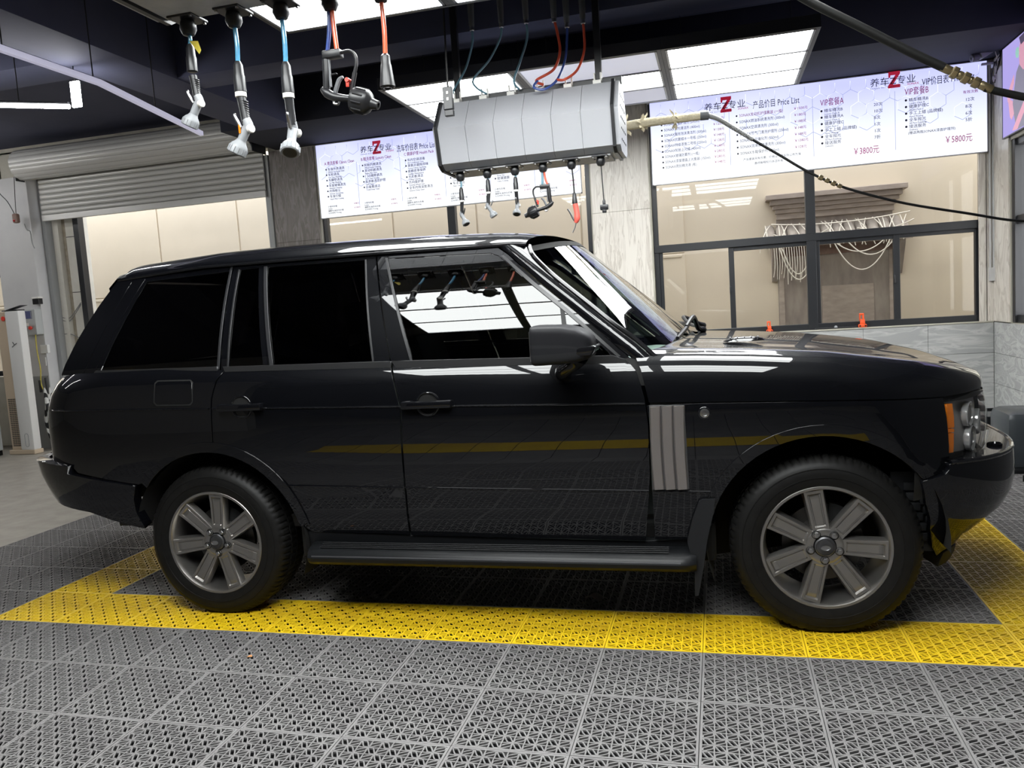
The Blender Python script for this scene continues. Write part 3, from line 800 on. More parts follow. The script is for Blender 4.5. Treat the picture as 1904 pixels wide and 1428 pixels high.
fuel_o = panel('fuel_flap', [(-1.655, 1.195), (-1.475, 1.191), (-1.463, 1.18), (-1.463, 1.09), (-1.475, 1.079), (-1.66, 1.083), (-1.672, 1.094), (-1.668, 1.184)], lambda s, z: body(s, z, .0025), 'paint', [qp[0], qp[0]], both=False, thick=.006)
rb_low = [(-1.842, .44), (-1.90, .452), (-2.02, .485), (-2.15, .53)]
rbf = lambda s, z: body(s, z, .012 + .0 * s, XF, XRB)
rb = panel('rear_bumper', [(sx(x, z, XF, XRB), z) for x, z in rb_low][::1] + [(SR + .85, .575), (SR + .5, .60), (SR, .60), (SR, .80), (SR + .85, .80), (SR + .98, .797), (sx(-2.225, .78, XF, XRB), .778), (sx(-2.19, .745), .738)] + [(sx(x, z), z - .006) for x, z in bt[:2][::-1]] + [(-1.862, .60), (-1.872, .52)], rbf, 'paint', thick=.06)
# ledge on top of the rear bumper
def ledge(fa, fb, n=40):
    def mk():
        mb = MB()
        mb.grid(lambda u, v: Vector(fa(u)).lerp(Vector(fb(u)), v), n, 4); return mb
    return mk
mirror_pair('bumper_ledge', ledge(lambda u: rbf(SR + 1.0 * u, .797), lambda u: (lambda p: (p[0] + .03, p[1] * .96, .79))(body(SR + 1.0 * u, .79))), 'paint', rb)
tg = panel('tailgate', [(SR + .79, .81), (SR + .79, 1.235), (SR, 1.245), (SR, .81)], body, 'paint')
for o in tg: o['label'] = 'lower tailgate half'
panel('tail_light', [(SR + .785, .86), (SR + .785, 1.19), (SR + .62, 1.19), (SR + .62, .86)], lambda s, z: body(s, z, .006), 'red_lens', tg)
# ---- thin strips added to catch a highlight along the swage and lower crease
def highlight_strip(x0, x1, z_, r):
    return lambda: MB().tube([Vector(body(x, z_ - ZS * max(-2., x), .0012)) for x in np.linspace(x0, x1, 40)], r, 8)
for x0, x1, pa in ((-.395, .728, fd_), (-1.352, -.385, rd_), (-2.36, -1.37, qp)):
    mirror_pair('swage_highlight_strip', highlight_strip(x0, x1, 1.021, .0042), 'paint', pa)
for x0, x1, pa in ((-.392, .728, fd_), (-1.03, -.402, rd_), (.745, 1.0, ff)):
    mirror_pair('lower_highlight_strip', highlight_strip(x0, x1, .640, .0038), 'paint', pa)
# ---- sills and underbody
panel('sill', [(-.93, .30), (.93, .285), (.93, .40), (.70, .385), (-.40, .405), (-.93, .425)], lambda s, z: (s, -(.885 + (z - .3) * .18), z), 'plastic_black', thick=.05)
MB().box((-1.85, -.56, .30), (1.80, .56, .46), .03).box((-2.4, -.75, .56), (-1.86, .75, .64), .02).box((-1.0, -.86, .28), (1.0, .86, .46), .02).build('underbody', 'underbody', car)
for (cx, cz), A0, A1 in ((AF, -4, 200), (AR, -20, 171)):
    def liner():
        mb = MB(); n = 26; r = RIN + .016
        P_ = [(cx + r * math.cos(math.radians(A0 + (A1 - A0) * k / n)), cz + r * math.sin(math.radians(A0 + (A1 - A0) * k / n))) for k in range(n + 1)]
        mb.grid(lambda u, v: (P_[round(u * n)][0], -.925 + .355 * v, P_[round(u * n)][1]), n, 3)
        mb.add([(a, -.57, b) for a, b in P_], [tuple(range(n + 1))])
        return mb
    mirror_pair('wheel_well', liner, 'underbody', car)
# ribbed flap in the front arch, ahead of the tyre
def lin_blocks():
    mb = MB(); mb.box((1.72, -.80, .32), (1.90, -.79, .66))
    for r in range(2):
        for k in range(6):
            z = .600 - k * .043 - r * .016; x = 1.765 + k * .011 + r * .052
            b = MB().box((x, -.816, z - .017), (x + .044, -.798, z + .017), .005); mb.add(b.v, b.f)
    return mb
mirror_pair('arch_liner_rib', lin_blocks, 'plastic_dark', car)
# ---- bonnet (clamshell): side band, rounded shoulder, crowned top
ZCB = Smooth([(.70, 1.262), (.95, 1.250), (1.17, 1.237), (1.475, 1.211), (1.7, 1.178), (1.85, 1.152), (1.98, 1.119), (2.06, 1.090), (2.12, 1.063), (2.16, 1.040), (2.185, 1.015), (2.197, .99), (2.21, .95)], .018)
def zseam(s, x): return seam(x) if x < 1.9 else max(.978, seam(1.9) + (x - 1.9) * .03)
def hood(u, q):
    """u 0..1 along the outline from the scuttle to the nose centre, q 0..1 from the seam up and in to the centre line"""
    s = .748 + (SF - .748) * u
    zs0 = 1.02
    p = body(s, seam(min(s, 1.9)))
    x0, y0 = p[0], p[1]; z0 = zseam(s, x0)
    xs = s + .225 * (1 - (s - .748) / .752) ** 1.6 if s < 1.5 else x0
    x = x0 + (xs - x0) * q; y = y0 * (1 - q)
    f = max(0., (x0 - 1.5) / (2.25 - 1.5))
    crown = .060
    zt = ZCB(x) - crown * abs(y / .95) ** 2.6 + .007 * math.exp(-((abs(y) - .80) / .055) ** 2) * (1 - f)
    zt = max(zt, z0 + .001)
    qr = .10 + .12 * f; n_ = 2.5
    t = min(1., q / qr); zf = (1 - (1 - t) ** n_) ** (1 / n_)
    z = z0 + (zt - z0) * zf
    # the rear edge follows the curved front edge of the door
    x -= (.738 - itp([(1.0, .738), (1.029, .733), (1.087, .720), (1.145, .702), (1.179, .675), (1.195, .65)], z)) * max(0., 1 - (s - .748) / .2) * max(0., 1 - q / .2)
    return (x, y, z)
def hood_mesh():
    mb = MB(); nu = 90
    qs = [0] + [(.10 * (1 - math.cos(PI / 2 * k / 14)) ** 1.0) for k in range(1, 15)] + [.10 + .14 * (k / 8) for k in range(1, 9)] + [.24 + .76 * (k / 14) for k in range(1, 15)]
    o = 0
    for i in range(nu + 1):
        for q in qs: mb.v.append(hood(i / nu, q))
    w = len(qs)
    for i in range(nu):
        for j in range(w - 1):
            a = i * w + j; mb.f.append((a, a + w, a + w + 1, a + 1))
    r = list(mb.v); n = len(r)
    mb.v += [(x, -y, z) for x, y, z in r]
    mb.f += [tuple(n + i for i in reversed(f)) for f in list(mb.f)]
    return mb
hm = hood_mesh()
bm = bmesh.new(); me = bpy.data.meshes.new('bonnet'); me.from_pydata(hm.v, [], hm.f); bm.from_mesh(me)
bmesh.ops.remove_doubles(bm, verts=bm.verts[:], dist=.0004); bmesh.ops.recalc_face_normals(bm, faces=bm.faces[:]); bm.to_mesh(me); bm.free()
me.materials.append(MATS['paint']); me.polygons.foreach_set('use_smooth', [True] * len(me.polygons))
bonnet = bpy.data.objects.new('bonnet', me); COL.objects.link(bonnet); bonnet.parent = car
if bonnet.data.polygons[len(bonnet.data.polygons) // 2].normal.z < 0: bonnet.data.flip_normals()
# black gap line under the bonnet edge
panel('bonnet_gap', [(.75, seam(.75) - .02), (1.0, seam(1.) - .02), (1.5, seam(1.5) - .02), (sx(1.9, .98), .958), (SF, .955), (SF, .995), (sx(1.9, .98), 1.0), (1.5, seam(1.5) + .02), (1.0, seam(1.) + .02), (.75, seam(.75) + .02)], lambda s, z: body(s, z, -.012), 'seal', rim=False)
def louvre():
    mb = MB()
    mb.lathe([(.001, .020), (.05, .018), (.085, .010), (.10, .0)], 20); mb.v = [(x * .95, y * .55, z) for x, y, z in mb.v]
    return mb
lv = louvre().build('bonnet_vent', 'trim_black', bonnet, loc=(1.16, -.60, ZCB(1.16) - .0555 * (.60 / .95) ** 2.6 + .008))
for k in range(-2, 3):
    MB().box((k * .03 - .003, -.035, .008), (k * .03 + .003, .035, .0195), .002).build('vent_bar', 'alloy_dark', bonnet, loc=lv.location) if abs(k) < 3 else None
# ---- front: lamps, grille, bumper
HZ0, HZ1 = .722, .972
hl = panel('headlight', [(sx(1.922, .95), HZ1 - .012), (sx(1.928, .74), HZ0 + .008), (sx(2.02, .74), HZ0 + .006), (SF - .62, HZ0 + .03), (SF - .58, HZ0 + .08), (SF - .56, HZ1 - .01), (sx(2.05, .95), HZ1 + .01)], lambda s, z: body(s, z, -.045), 'lamp_shell', thick=.02)
panel('lens_cover', [(sx(1.917, .95), HZ1 - .008), (sx(1.923, .74), HZ0), (sx(2.02, .74), HZ0), (SF - .60, HZ0 + .02), (SF - .56, HZ0 + .08), (SF - .55, HZ1 - .005), (sx(2.05, .95), HZ1 + .012)], lambda s, z: body(s, z, .0), 'glass_lamp', hl, thick=.05)
for z0, z1 in ((.748, .828), (.832, .846), (.85, .948)):
    panel('indicator', [(sx(1.930, .85), z0), (sx(1.930, .85), z1), (sx(1.956, .85), z1), (sx(1.958, .85), z0)], lambda s, z: body(s, z, -.012), 'orange_lens', hl, thick=.03)
def lamp_at(s, z, r, parent):
    for sg, pa in ((1, parent[0]), (-1, parent[1])):
        p = Vector(body(s, z, -.032)); a = Vector(body(s + .01, z)) - Vector(body(s - .01, z)); b = Vector((0, 0, 1)); n = a.cross(b).normalized()
        n = (n + Vector((.25, 0, 0))).normalized()
        p.y *= sg; n.y *= sg
        MB().lathe([(r * 1.10, -.01), (r * 1.10, .008), (r * 1.02, .012), (r * .95, .006), (r * .94, -.004)], 28, p, n).build('lamp_ring', 'lamp_bright', pa)
        MB().lathe([(.001, -.03), (r * .5, -.026), (r * .8, -.014), (r * .94, .0)], 24, p, n).build('reflector', 'lamp_bright', pa)
        MB().lathe([(.001, .012), (r * .5, .009), (r * .92, .0)], 24, p, n).build('lamp_lens', 'glass_lamp', pa)
lamp_at(sx(2.055, .88), .888, .047, hl); lamp_at(sx(2.07, .79), .783, .050, hl); lamp_at(SF - .68, .84, .05, hl)
gr = panel('grille', [(SF - .54, .76), (SF - .54, .965), (SF, .968), (SF, .76)], lambda s, z: body(s, z, -.03), 'underbody', rim=False)
for z in (.775, .82, .865, .91, .95):
    panel('grille_bar', [(SF - .53, z), (SF - .53, z + .018), (SF, z + .018), (SF, z)], lambda s, z: body(s, z, -.005), 'vent_metal', gr, thick=.02)
bff = lambda s, z: body(s, z, .004, XFB)
SB = lambda x, z: sx(x, z, XFB)
fb = panel('front_bumper', [(SB(1.915, .70), .712), (SB(2.03, .70), .715), (SF - .5, .722), (SF, .725), (SF, .36), (SF - .55, .36), (SB(2.0, .385), .385), (SB(1.975, .31), .30), (SB(1.90, .30), .292), (SB(1.868, .35), .345), (SB(1.845, .44), .44), (SB(1.825, .55), .55), (SB(1.808, .645), .648), (SB(1.862, .657), .660), (SB(1.898, .67), .672), (SB(1.919, .695), .697)], bff, 'paint', thick=.03)
mirror_pair('bumper_top', ledge(lambda u: bff(SB(1.93, .72) + (SF - SB(1.93, .72)) * u, .722), lambda u: (lambda p: (p[0] - .03, p[1] * .96, .728))(body(sx(1.93, .72) + (SF - sx(1.93, .72)) * u, .725))), 'paint', fb)
def edge_roll():
    mb = MB(); s0 = SB(1.925, .715)
    return mb.tube([Vector(bff(s0 + (SF - s0) * k / 40, .718)) + Vector((-.006, .004, 0)) for k in range(41)], .010, 8)
mirror_pair('bumper_edge', edge_roll, 'paint', fb)
for sg, pa in ((1, fb[0]), (-1, fb[1])):
    MB().lathe([(.030, 0), (.030, .012), (.024, .016), (.02, .008), (.001, .006)], 20, (2.175, -.60 * sg, .722)).build('washer_cap', 'trim_black', pa)
panel('lower_deflector', [(SB(1.915, .30), .235), (SB(1.92, .31), .30), (SB(1.985, .31), .315), (SB(2.0, .3), .27), (SB(1.985, .25), .235)], lambda s, z: body(s, z, .0, Smooth([(.2, 2.06), (.4, 2.14)], .02)), 'plastic_dark', fb, thick=.08)
panel('bumper_gap', [(sx(1.79, .60), .56), (sx(2.0, .60), .60), (sx(2.0, .75), .75), (sx(1.90, .75), .75), (sx(1.79, .67), .68)], lambda s, z: body(s, z, -.012), 'seal', rim=False)
# ---- glasshouse
fdg_in = [(-.325, 1.237), (.09, 1.226), (.59, 1.213), (.372, 1.437), (.225, 1.557), (.075, 1.690), (.035, 1.706), (-.20, 1.714), (-.485, 1.722)]
fdg_out = [(-.424, 1.222), (.09, 1.208), (.672, 1.196), (.433, 1.412), (.278, 1.543), (.12, 1.690), (.062, 1.731), (-.20, 1.736), (-.538, 1.741)]
ring('window_frame', fdg_out, fdg_in, side, 'paint', fd_)
panel('door_window', [(a, b) for a, b in fdg_in], lambda s, z: side(s, z, -.006), 'glass_door', fd_, rim=False, thick=.004)
panel('quarterlight_bar', [(.366, 1.445), (.386, 1.425), (.414, 1.217), (.392, 1.217)], lambda s, z: side(s, z, -.002), 'seal', fd_, thick=.006)
rdg_in = [(-1.038, 1.246), (-.518, 1.241), (-.595, 1.722), (-1.134, 1.728)]
rdg_out = [(-1.060, 1.229), (-.430, 1.222), (-.548, 1.743), (-1.155, 1.750)]
ring('window_frame', rdg_out, rdg_in, side, 'paint', rd_, n=10)
panel('door_window', rdg_in, lambda s, z: side(s, z, -.006), 'glass_privacy', rd_, rim=False)
rqg_in = [(-1.280, 1.250), (-1.090, 1.247), (-1.176, 1.727), (-1.285, 1.726)]
rqg_out = [(-1.321, 1.233), (-1.062, 1.229), (-1.157, 1.750), (-1.322, 1.753)]
ring('window_frame', rqg_out, rqg_in, side, 'paint', rd_, n=10)
panel('quarter_window', rqg_in, lambda s, z: side(s, z, -.006), 'glass_privacy', rd_, rim=False)
panel('window_seal', [(-1.052, 1.24), (-1.034, 1.24), (-1.130, 1.732), (-1.147, 1.732)], lambda s, z: side(s, z, .004), 'seal_grey', rd_, thick=.006)
panel('window_seal', [(-1.287, 1.245), (-1.279, 1.245), (-1.284, 1.728), (-1.291, 1.728)], lambda s, z: side(s, z, .003), 'seal_grey', rd_, thick=.006)
panel('window_seal', [(-.521, 1.24), (-.513, 1.24), (-.592, 1.724), (-.599, 1.724)], lambda s, z: side(s, z, .003), 'seal_grey', rd_, thick=.006)
panel('window_seal', [(-.333, 1.233), (-.321, 1.233), (-.482, 1.724), (-.493, 1.724)], lambda s, z: side(s, z, .003), 'seal_grey', fd_, thick=.006)
panel('window_seal', [(.618, 1.205), (.63, 1.208), (.40, 1.428), (.25, 1.555), (.098, 1.692), (.086, 1.688), (.237, 1.546), (.388, 1.417)], lambda s, z: side(s, z, .003), 'seal_grey', fd_, thick=.006)
# quarter window over the rear wheel, D pillar
qg_in = [(-2.040, 1.262), (-1.345, 1.252), (-1.345, 1.722), (-1.838, 1.704)]
qg_out = [(-2.085, 1.240), (-1.329, 1.234), (-1.328, 1.753), (-1.842, 1.733)]
ring('window_frame', qg_out, qg_in, side, 'paint', qp, n=10)
panel('quarter_window', qg_in, lambda s, z: side(s, z, -.004), 'glass_privacy', qp, rim=False)
panel('window_seal', [(-1.342, 1.24), (-1.330, 1.24), (-1.330, 1.75), (-1.340, 1.75)], lambda s, z: side(s, z, .003), 'seal_grey', qp, thick=.006)
panel('pillar_panel', [(-2.150, 1.243), (-2.088, 1.241), (-1.846, 1.732), (-1.924, 1.727)], lambda s, z: side(s, z, .001), 'paint', qp)
panel('rear_pillar', [(-2.300, 1.247), (-2.154, 1.245), (-1.928, 1.727), (-2.030, 1.724), (-2.12, 1.587), (-2.22, 1.41), (-2.28, 1.30)], side, 'paint', qp)
# belt strip
panel('belt_trim', [(-.40, 1.205), (.655, 1.178), (.655, 1.192), (.60, 1.213), (-.42, 1.237)], lambda s, z: (s, -(.9255 - .06 * (z + ZS * s - 1.19)), z), 'belt_trim', fd_, thick=.02)
panel('belt_trim', [(-1.29, 1.226), (-.425, 1.207), (-.425, 1.236), (-1.30, 1.251)], lambda s, z: (s, -(.9255 - .06 * (z + ZS * s - 1.19)), z), 'belt_trim', rd_, thick=.02)
panel('belt_trim', [(-2.08, 1.240), (-1.335, 1.229), (-1.335, 1.252), (-2.06, 1.262)], lambda s, z: (s, -(.922 - .06 * (z + ZS * s - 1.19) - (.03 * ((-1.2 - s) / .9) ** 2 if s < -1.2 else 0)), z), 'belt_trim', qp, thick=.02)
# A pillar
wse = [(.775, 1.186), (.678, 1.278), (.592, 1.346), (.483, 1.441), (.329, 1.573), (.233, 1.669), (.205, 1.721)]
ap_o = [(.680, 1.194), (.532, 1.322), (.437, 1.413), (.282, 1.545), (.126, 1.690), (.072, 1.733)]
def pillar_fn(s, z):
    p_ = (s - .68) * .667 + (z - 1.194) * .745          # distance in from the door edge towards the screen
    return side(s, z, .013 - 13. * (p_ - .030) ** 2)
ap = panel('front_pillar', ap_o[:1] + wse + [(.165, 1.738)] + ap_o[:0:-1], pillar_fn, 'paint', thick=.03, du=.02, dv=.02)
def wsr():
    return MB().tube([Vector(pillar_fn(x, z)) + Vector((.010, .006, .004)) for x, z in wse], .011, 8, smooth=4)
mirror_pair('screen_moulding', wsr, 'trim_black', ap)
# windscreen
WSE = Smooth([(z, x) for x, z in wse], .02)
def screen(u, v, off=0.):
    """u -1..1 across, v 0 bottom .. 1 top"""
    ze = 1.186 + (1.721 - 1.186) * v; xe = WSE(ze); ye = wg(xe, ze) - .034
    xc = .955 + (.338 - .955) * v; zc_ = 1.224 + (1.772 - 1.224) * v
    k = 1 - abs(u) ** 2.2
    return (xe + (xc - xe) * k, ye * u, ze + (zc_ - ze) * k + off)
MB().grid(lambda a, b: screen(-1 + 2 * a, b), 40, 24).build('windscreen', 'glass_screen', car, angle=180)
MB().grid(lambda a, b: screen(-1 + 2 * a, b * .075 - .02, .002), 40, 2).build('screen_border', 'underbody', car, angle=180)
MB().grid(lambda a, b: screen(-1 + 2 * a, .955 + b * .045, .002), 40, 2).build('screen_border', 'underbody', car, angle=180)
panel('cowl_side', [(.60, 1.08), (.84, 1.08), (.84, 1.195), (.76, 1.19), (.60, 1.205)], lambda s, z: body(s, z, -.014), 'underbody', rim=False)
# scuttle between screen and bonnet
def scuttle(u, v):
    a = Vector(screen(-1 + 2 * u, .02)); a.z -= .012
    y = -(-1 + 2 * u) * -.86
    xr = .748 + .225 * (1 - abs(y / .86) ** 2)
    b = Vector((xr + .05, y, 1.19 + .04 * (1 - abs(y / .86) ** 2)))
    return a.lerp(b, v) - Vector((0, 0, .03 * math.sin(PI * v)))
MB().grid(scuttle, 30, 4).build('scuttle_panel', 'plastic_black', car, angle=180)
# roof
ZRC = Smooth([(-2.25, 1.79), (-2.12, 1.815), (-1.97, 1.834), (-1.5, 1.858), (-1.13, 1.862), (-.75, 1.859), (-.29, 1.847), (.03, 1.829), (.18, 1.812), (.27, 1.793), (.36, 1.768)], .06)
ZG = Smooth([(-2.2, 1.715), (-2.03, 1.728), (-1.5, 1.758), (-1.15, 1.757), (-.55, 1.753), (0., 1.742), (.165, 1.742), (.21, 1.732), (.36, 1.728)], .05)
def roof(u, v):
    xf_ = lambda y: .338 - .135 * abs(y) ** 2.2
    xr_ = lambda y: -2.14 + .10 * abs(y) ** 2.5
    y = -1 + 2 * v; x = xr_(y) + (xf_(y) - xr_(y)) * u
    ye = wg(x, 1.735) + .004
    zg, zc_ = ZG(x), ZRC(x)
    z = zg + (zc_ - zg) * (1 - abs(y) ** 3.6) ** .55
    e = max(0., (.035 - u) / .035); z -= .055 * e ** 2
    return (x, y * ye, z)
def roof_mesh():
    mb = MB(); nu, nv = 70, 60
    us = [k / nu for k in range(nu + 1)]
    vs = [.5 - .5 * math.cos(PI * k / nv) for k in range(nv + 1)]
    for u in us:
        for v in vs: mb.v.append(roof(u ** 1.0, v))
    w = nv + 1
    mb.f = [(i * w + j, (i + 1) * w + j, (i + 1) * w + j + 1, i * w + j + 1) for i in range(nu) for j in range(nv)]
    return mb
rf = roof_mesh().build('roof', 'paint', car, angle=180)
def gut():
    return MB().tube([Vector((x, -(wg(x, 1.735) + .004), ZG(x) - .004)) for x in np.linspace(-2.03, .20, 30)], .0075, 8)
mirror_pair('roof_gutter', gut, 'trim_black', rf)
def spoiler():
    mb = MB()
    def fn(u, v):
        y = -.70 + 1.40 * u; x0 = -2.13 + .10 * abs(y / .7) ** 2.5
        pr = [(.06, -.004), (-.0, -.008), (-.055, -.055), (-.05, -.072), (.05, -.07)]
        k = v * 4; i = min(3, int(k)); t = k - i
        a = pr[i][0] + (pr[i + 1][0] - pr[i][0]) * t; b = pr[i][1] + (pr[i + 1][1] - pr[i][1]) * t
        return (x0 + a, y, roof(.02, .5 + y / .7 * .48)[2] - .012 + b)
    return mb.grid(fn, 30, 8)
spoiler().build('rear_spoiler', 'paint', rf, angle=60)
MB().lathe([(.001, .05), (.02, .045), (.035, .02), (.04, 0)], 16).build('aerial_fin', 'trim_black', rf, loc=(-1.52, .05, 1.852)).scale = (1.6, .5, 1)
# rear screen
RE = Smooth([(1.245, -2.295), (1.30, -2.278), (1.41, -2.225), (1.50, -2.172), (1.585, -2.12), (1.677, -2.059), (1.724, -2.03)], .03)
def rscreen(a, b):
    z = 1.24 + .48 * a; u = -1 + 2 * b; xe = RE(z); ye = wg(xe, z)
    return (xe - .11 * (1 - abs(u) ** 4) ** .7, ye * u, z)
MB().grid(rscreen, 16, 40).build('rear_screen', 'glass_privacy', car, angle=180)
# ---- door handles: round dished recess behind a bar
for (hx, hz, pa, rear) in ((-.243, 1.036, fd_, 0), (-1.190, 1.055, rd_, 1)):
    y0 = -body(hx, hz)[1]
    def dish(): return MB().lathe([(.054, .0015), (.054, .006), (.050, .007), (.047, .003), (.03, -.0005), (.001, -.001)], 32, (hx, -y0 + .001, hz), (0, -1, 0))
    mirror_pair('handle_recess', dish, 'underbody', pa)
    def dring(): return MB().tube([(hx + .053 * math.cos(2 * PI * k / 40), -y0 - .004, hz + .053 * math.sin(2 * PI * k / 40)) for k in range(41)], .0036, 8)
    mirror_pair('recess_ring', dring, 'paint', pa)
    def hbar(): return MB().box((hx - .120, -y0 - .036, hz - .017), (hx + .118, -y0 - .016, hz + .017), .008).box((hx - .120, -y0 - .03, hz - .019), (hx - .075, -y0 + .004, hz + .019), .006).box((hx + .085, -y0 - .03, hz - .017), (hx + .118, -y0 + .004, hz + .017), .006)
    mirror_pair('door_handle', hbar, 'paint', pa)
# ---- door mirrors
def mirror_shell(lo, hi):
    def mk():
        mb = MB(); st = [(.302, .84), (.306, .95), (.316, .99), (.345, 1.0), (.43, 1.0), (.49, .95), (.525, .86), (.545, .74), (.553, .45)]
        n = 28
        for x, k in st:
            for j in range(n + 1):
                a = math.radians(lo + (hi - lo) * j / n); c, s_ = math.cos(a), math.sin(a)
                e = .32
                yy = math.copysign(abs(c) ** e, c) * .118 * k; zz = math.copysign(abs(s_) ** e, s_) * (.077 if s_ > 0 else .082) * k
                mb.v.append((x, -1.125 + yy, 1.287 + zz - .10 * (x - .40) * (.4 if s_ > 0 else -.25) - (.03 * max(0, (x - .47) / .08) if s_ > 0 else 0)))
        w = n + 1
        mb.f = [(i * w + j, i * w + j + 1, (i + 1) * w + j + 1, (i + 1) * w + j) for i in range(len(st) - 1) for j in range(n)]
        mb.f.append(tuple(range(w)))
        mb.f.append(tuple((len(st) - 1) * w + j for j in range(w)))
        return mb
    return mk
mir = mirror_pair('door_mirror', mirror_shell(-4, 184), 'mirror_shell', car, angle=50)
mirror_pair('mirror_base', mirror_shell(180, 360), 'plastic_dark', mir, angle=50)
def mglass(): return MB().box((.299, -1.22, 1.222), (.306, -1.03, 1.345), .003)
mirror_pair('mirror_glass', mglass, 'chrome', mir)
def marm(): return MB().tube([(.375, -.925, 1.150), (.385, -.985, 1.152), (.42, -1.03, 1.172), (.47, -1.07, 1.205), (.49, -1.10, 1.225)], [.034, .028, .024, .028, .03], 12, smooth=5)
mirror_pair('mirror_arm', marm, 'trim_black', mir)
def rep():
    mb = MB().box((.47, -1.236, 1.236), (.572, -1.05, 1.276), .012)
    mb.v = [(x - max(0, 1.276 - z) * .6 * (x > .5), y, z) for x, y, z in mb.v]; return mb
mirror_pair('mirror_repeater', rep, 'trim_black', mir)
# ---- side vents behind the front wheels
y0 = .957
vb = panel('side_vent', [(.742, .628), (.746, seam(.74) - .012), (.892, seam(.89) - .012), (.898, .632)], lambda s, z: body(s, z, .002), 'alloy_dark', ff, thick=.01)
for k in range(3):
    def slat():
        mb = MB(); x = .748 + k * .0495
        n = 10
        for j in range(n + 1):
            z = .632 + (seam(.8) - .016 - .632) * j / n; dx = -.004 * math.sin(PI * j / n)
            yb = -body(x, z)[1]
            for a, b in ((0., .002), (.006, .019), (.042, .009), (.0475, .0)):
                mb.v.append((x + a + dx, -(yb + b), z))
        for j in range(n):
            for q in range(3): mb.f.append((j * 4 + q, j * 4 + q + 1, j * 4 + q + 5, j * 4 + q + 4))
        mb.f.append((0, 1, 2, 3)); mb.f.append(tuple(n * 4 + q for q in range(4)))
        return mb
    mirror_pair('vent_slat', slat, 'vent_metal', vb if False else ff, angle=25)
def badge(): return MB().lathe([(.027, 0), (.027, .004), (.024, .006), (.001, .006)], 24, (.974, -.966, .957), (0, -1, 0))
mirror_pair('wing_badge_ring', badge, 'trim_black', ff)
def badge2(): return MB().lathe([(.020, .005), (.019, .0085), (.012, .0095), (.010, .007), (.001, .0085)], 24, (.974, -.966, .957), (0, -1, 0))
mirror_pair('wing_badge', badge2, 'steel', ff)
# ---- running boards and mud flaps
def step():
    mb = MB()
    pr = [(-.86, .355), (-.875, .366), (-.925, .368), (-.985, .352), (-1.005, .335), (-1.012, .318), (-1.006, .300), (-.985, .282), (-.93, .272), (-.88, .272)]
    st = [(-.905, .80), (-.895, .95), (-.87, 1.0), (.84, 1.0), (.885, .97), (.915, .85)]
    n = len(pr)
    for x, k in st:
        for a, b in pr: mb.v.append((x, -.86 + (a + .86) * k, .318 + (b - .318) * (.85 + .15 * k) - .006 * x))
    mb.f = [(i * n + j, (i + 1) * n + j, (i + 1) * n + (j + 1) % n, i * n + (j + 1) % n) for i in range(len(st) - 1) for j in range(n)]
    mb.f += [tuple(range(n)), tuple((len(st) - 1) * n + j for j in range(n))]
    return mb
sb = mirror_pair('running_board', step, 'plastic_black', car, angle=30)
for k in range(4):
    def ribs(): return MB().tube([(-.84, -.93 - k * .014, .3725 - k * .0035 + .005), (.80, -.93 - k * .014, .3725 - k * .0035 - .005)], .0028, 6)
    mirror_pair('tread_strip', ribs, 'plastic_dark', sb)
def estrip(): return MB().tube([(-.87, -1.004, .331), (.85, -1.004, .320)], .006, 8)
mirror_pair('edge_strip', estrip, 'alloy_dark', sb)
def flap():
    return MB().prism([(.880, .405), (.905, .50), (.935, .578), (.95, .586), (1.003, .590), (.985, .50), (.962, .405), (.945, .30), (.918, .168), (.902, .165), (.905, .28)], -.80, -.968, lambda a, b, h: (a, h, b))
mirror_pair('mud_flap', flap, 'plastic_dark', car, angle=40)
